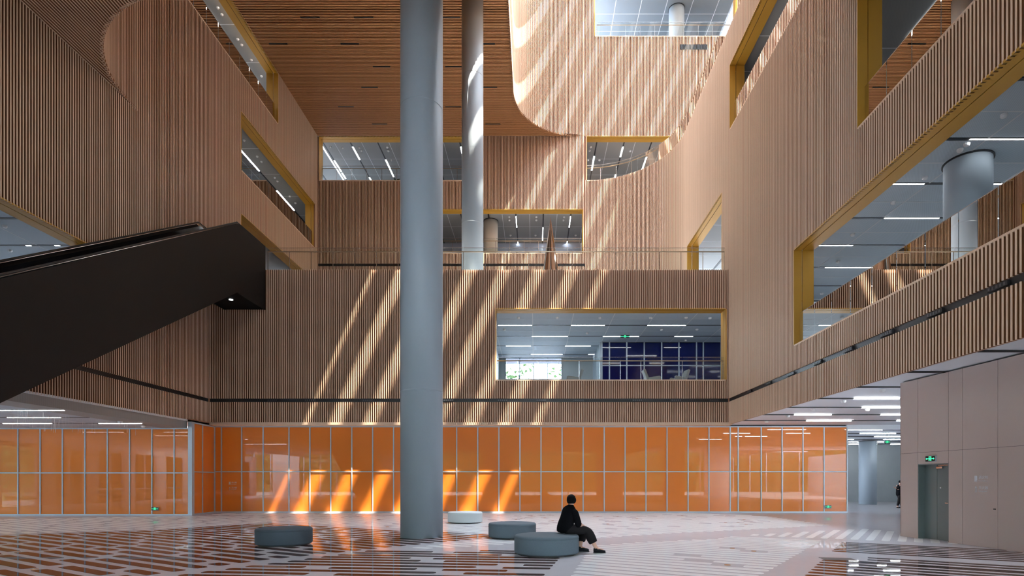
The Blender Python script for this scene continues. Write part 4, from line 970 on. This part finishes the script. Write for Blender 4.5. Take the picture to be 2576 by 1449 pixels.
zone([(-15.5, 17.2), (-12.5, 18.7), (-11.4, 20.6), (-10, 22), (-4.6, 18.9), (-2.6, 17.9), (-.6, 17.1), (-1.6, 16), (-3.3, 14.2), (-4.6, 12.7), (-5.5, 11.7), (-6.6, 9.8), (-8, 6), (-18, 6), (-20, 12)], -31, .42, .24, 'inlay_brown', .8, 3.6, .35)
zone([(-3.8, 13.3), (.75, 13.1), (.5, 11.8), (.15, 9.7), (-.9, 4), (-7.4, 4), (-6.2, 9.6), (-5.42, 10.8), (-4.92, 11.5), (-4.4, 12.3)], -6.5, .36, .20, 'inlay_brown', 1.0, 4.6, .5)
zone([(-3.45, 13.35), (-2.5, 14.4), (-.9, 16.4), (.2, 16.9), (-.1, 15.6), (-.69, 14.6), (-2, 13.8)], -31, .40, .24, 'inlay_white', .5, 1.4, .3)
zone([(6.2, 17.05), (7.3, 16.45), (9.6, 15.3), (10.95, 14.6), (12.2, 15.5), (11.5, 18.4), (11.2, 19.3), (9.5, 18.6), (7.35, 17.5)], 56, .37, .2, 'inlay_white', 9, 10)
zone([(-16, 17.6), (-12.8, 19.2), (-11.6, 21), (-10.4, 23.3), (-8, 26.2), (-16, 26.6), (-24, 24), (-22, 15)], -31, .42, .24, 'inlay_white', 1.5, 4, .4)
zone([(-15.8, 27.2), (-9, 26.4), (-4, 28.2), (-4, 29.2), (-15.8, 29.2)], 50, .5, .26, 'inlay_white', 1, 3, .3)
def bar_geom(b, u, v, s, e, q, w, z=.004):
    r = min(w*(.45 if (e-s) > 3.2 else .2), (e-s)*.3); pts = []
    for cs, cw, a0 in ((e-r, w/2-r, 0), (s+r, w/2-r, 90), (s+r, -w/2+r, 180), (e-r, -w/2+r, 270)):
        for k in range(3):
            a = math.radians(a0+45*k); pts.append((cs+r*math.cos(a), cw+r*math.sin(a)))
    b.prism(pts, lambda p, k: (u[0]*p[0]+v[0]*(q+p[1]), u[1]*p[0]+v[1]*(q+p[1]), z*k))
bars = [x for x in bars if (x[2]+x[3])/2*x[0][1]+x[4]*x[1][1] > 4.5]
def bkey(x):
    c = ((x[2]+x[3])/2*x[0][0]+x[4]*x[1][0], (x[2]+x[3])/2*x[0][1]+x[4]*x[1][1]); inside = c[1] > 9.3 and -.98*c[1] < c[0] < .9*c[1]
    return (0 if inside else 1, c[1]/max(.3, x[3]-x[2])**.5)
bars.sort(key=bkey)
rest = {}
for k, (u, v, s, e, q, w, m) in enumerate(bars):
    if k < 300:
        b = MB(); bar_geom(b, u, v, s, e, q, w); b.build('floor_inlay', m, floor)
    else: bar_geom(rest.setdefault(m, MB()), u, v, s, e, q, w)
for m, b in rest.items():
    o = b.build('floor_inlay_rows', m, floor); o['kind'] = 'stuff'
for (x, y) in dots[:60]:
    MB().lathe([(.06, 0), (.06, .0045)], (x, y, 0), 12).build('bronze_dot', 'inlay_gold', floor)
c0 = G(2075, 1409); c1 = G(2158, 1411)
lx = math.hypot(c1[0]-c0[0], c1[1]-c0[1]); tx = ((c1[0]-c0[0])/lx, (c1[1]-c0[1])/lx)
MB().obox(c0, tx, (-tx[1], tx[0]), 0, lx, 0, .42, 0, .006).build('mosaic_plaque', 'mosaic', floor)
# ------------------------------------------------------------------ trees outside
def tree(x, y, h, r, label, nl=1300):
    e = empty('tree', (x, y, 0), label, 'tree', 'trees outside')
    MB().tube([(x, y, 0), (x+.1, y, h*.45), (x, y+.1, h*.75)], [.22, .16, .08], 8).build('trunk', 'bark', e)
    m = MB()
    for k in range(nl):
        a, b_, rr = R.uniform(0, 6.28), R.uniform(-1, 1), R.random()**.4
        c = Vector((x+r*rr*math.cos(a)*math.sqrt(1-b_*b_), y+r*rr*math.sin(a)*math.sqrt(1-b_*b_), h*.68+h*.32*rr*b_))
        u = Vector((R.uniform(-1,1), R.uniform(-1,1), R.uniform(-1,1))).normalized()*.28; w = u.cross(Vector((R.random(), R.random(), R.random()))).normalized()*.14
        m.quad(tuple(c-u), tuple(c-w), tuple(c+u), tuple(c+w))
    m.build('foliage', 'leaf', e)
he = empty('hedge', (-4, -34, 0), 'tall clipped hedge added behind the viewer to green the reflections', 'hedge')  # hedge added to hide the sky and green the glass reflections
MB().box(-60, 55, -35.5, -34.5, 0, 8.2).build('hedge_core', 'leaf', he)
m = MB()
for k in range(7000):
    c = Vector((R.uniform(-60, 55), -34.3+R.uniform(-.3, .5), R.uniform(0, 9)+R.random()**4*2)); u = Vector((R.uniform(-1,1), R.uniform(-1,1), R.uniform(-1,1))).normalized()*.45; w = u.cross(Vector((R.random(), R.random(), R.random()))).normalized()*.22
    m.quad(tuple(c-u), tuple(c-w), tuple(c+u), tuple(c+w))
m.build('foliage', 'leaf', he)
he = empty('hedge', (-46, 8, 0), 'tall clipped hedge outside the far left windows', 'hedge')
MB().box(-47, -46, -14, 34, 0, 6).build('hedge_core', 'leaf', he)
m = MB()
for k in range(2500):
    c = Vector((-45.8+R.uniform(-.3, .5), R.uniform(-14, 34), R.uniform(0, 6.6))); u = Vector((R.uniform(-1,1), R.uniform(-1,1), R.uniform(-1,1))).normalized()*.4; w = u.cross(Vector((R.random(), R.random(), R.random()))).normalized()*.2
    m.quad(tuple(c-u), tuple(c-w), tuple(c+u), tuple(c+w))
m.build('foliage', 'leaf', he)
tree(-1.5, 54, 15.6, 2.0, 'leafy tree outside the bright window, left one', 260); tree(3.4, 57, 16.5, 2.0, 'leafy tree outside the bright window, right one', 260)

# ------------------------------------------------------------------ labels: number alike fixtures by their place in the picture
WORD = ['', '', 'second', 'third', 'fourth', 'fifth', 'sixth', 'seventh', 'eighth', 'ninth', 'tenth', 'eleventh', 'twelfth', 'thirteenth', 'fourteenth', 'fifteenth']
same = {}
for o in C.objects:
    if o.parent is None and 'label' in o and 'category' in o and o.get('kind') is None: same.setdefault(o['label'], []).append(o)
for lb, obs in same.items():
    if len(obs) < 2 or len(obs) > 15 or 'behind the viewer' in lb: continue
    obs.sort(key=lambda o: o.location.x/max(.1, o.location.y))
    for i, o in enumerate(obs):
        o['label'] = lb+', '+('leftmost' if i == 0 else 'rightmost' if i == len(obs)-1 else WORD[i+1]+' from left')
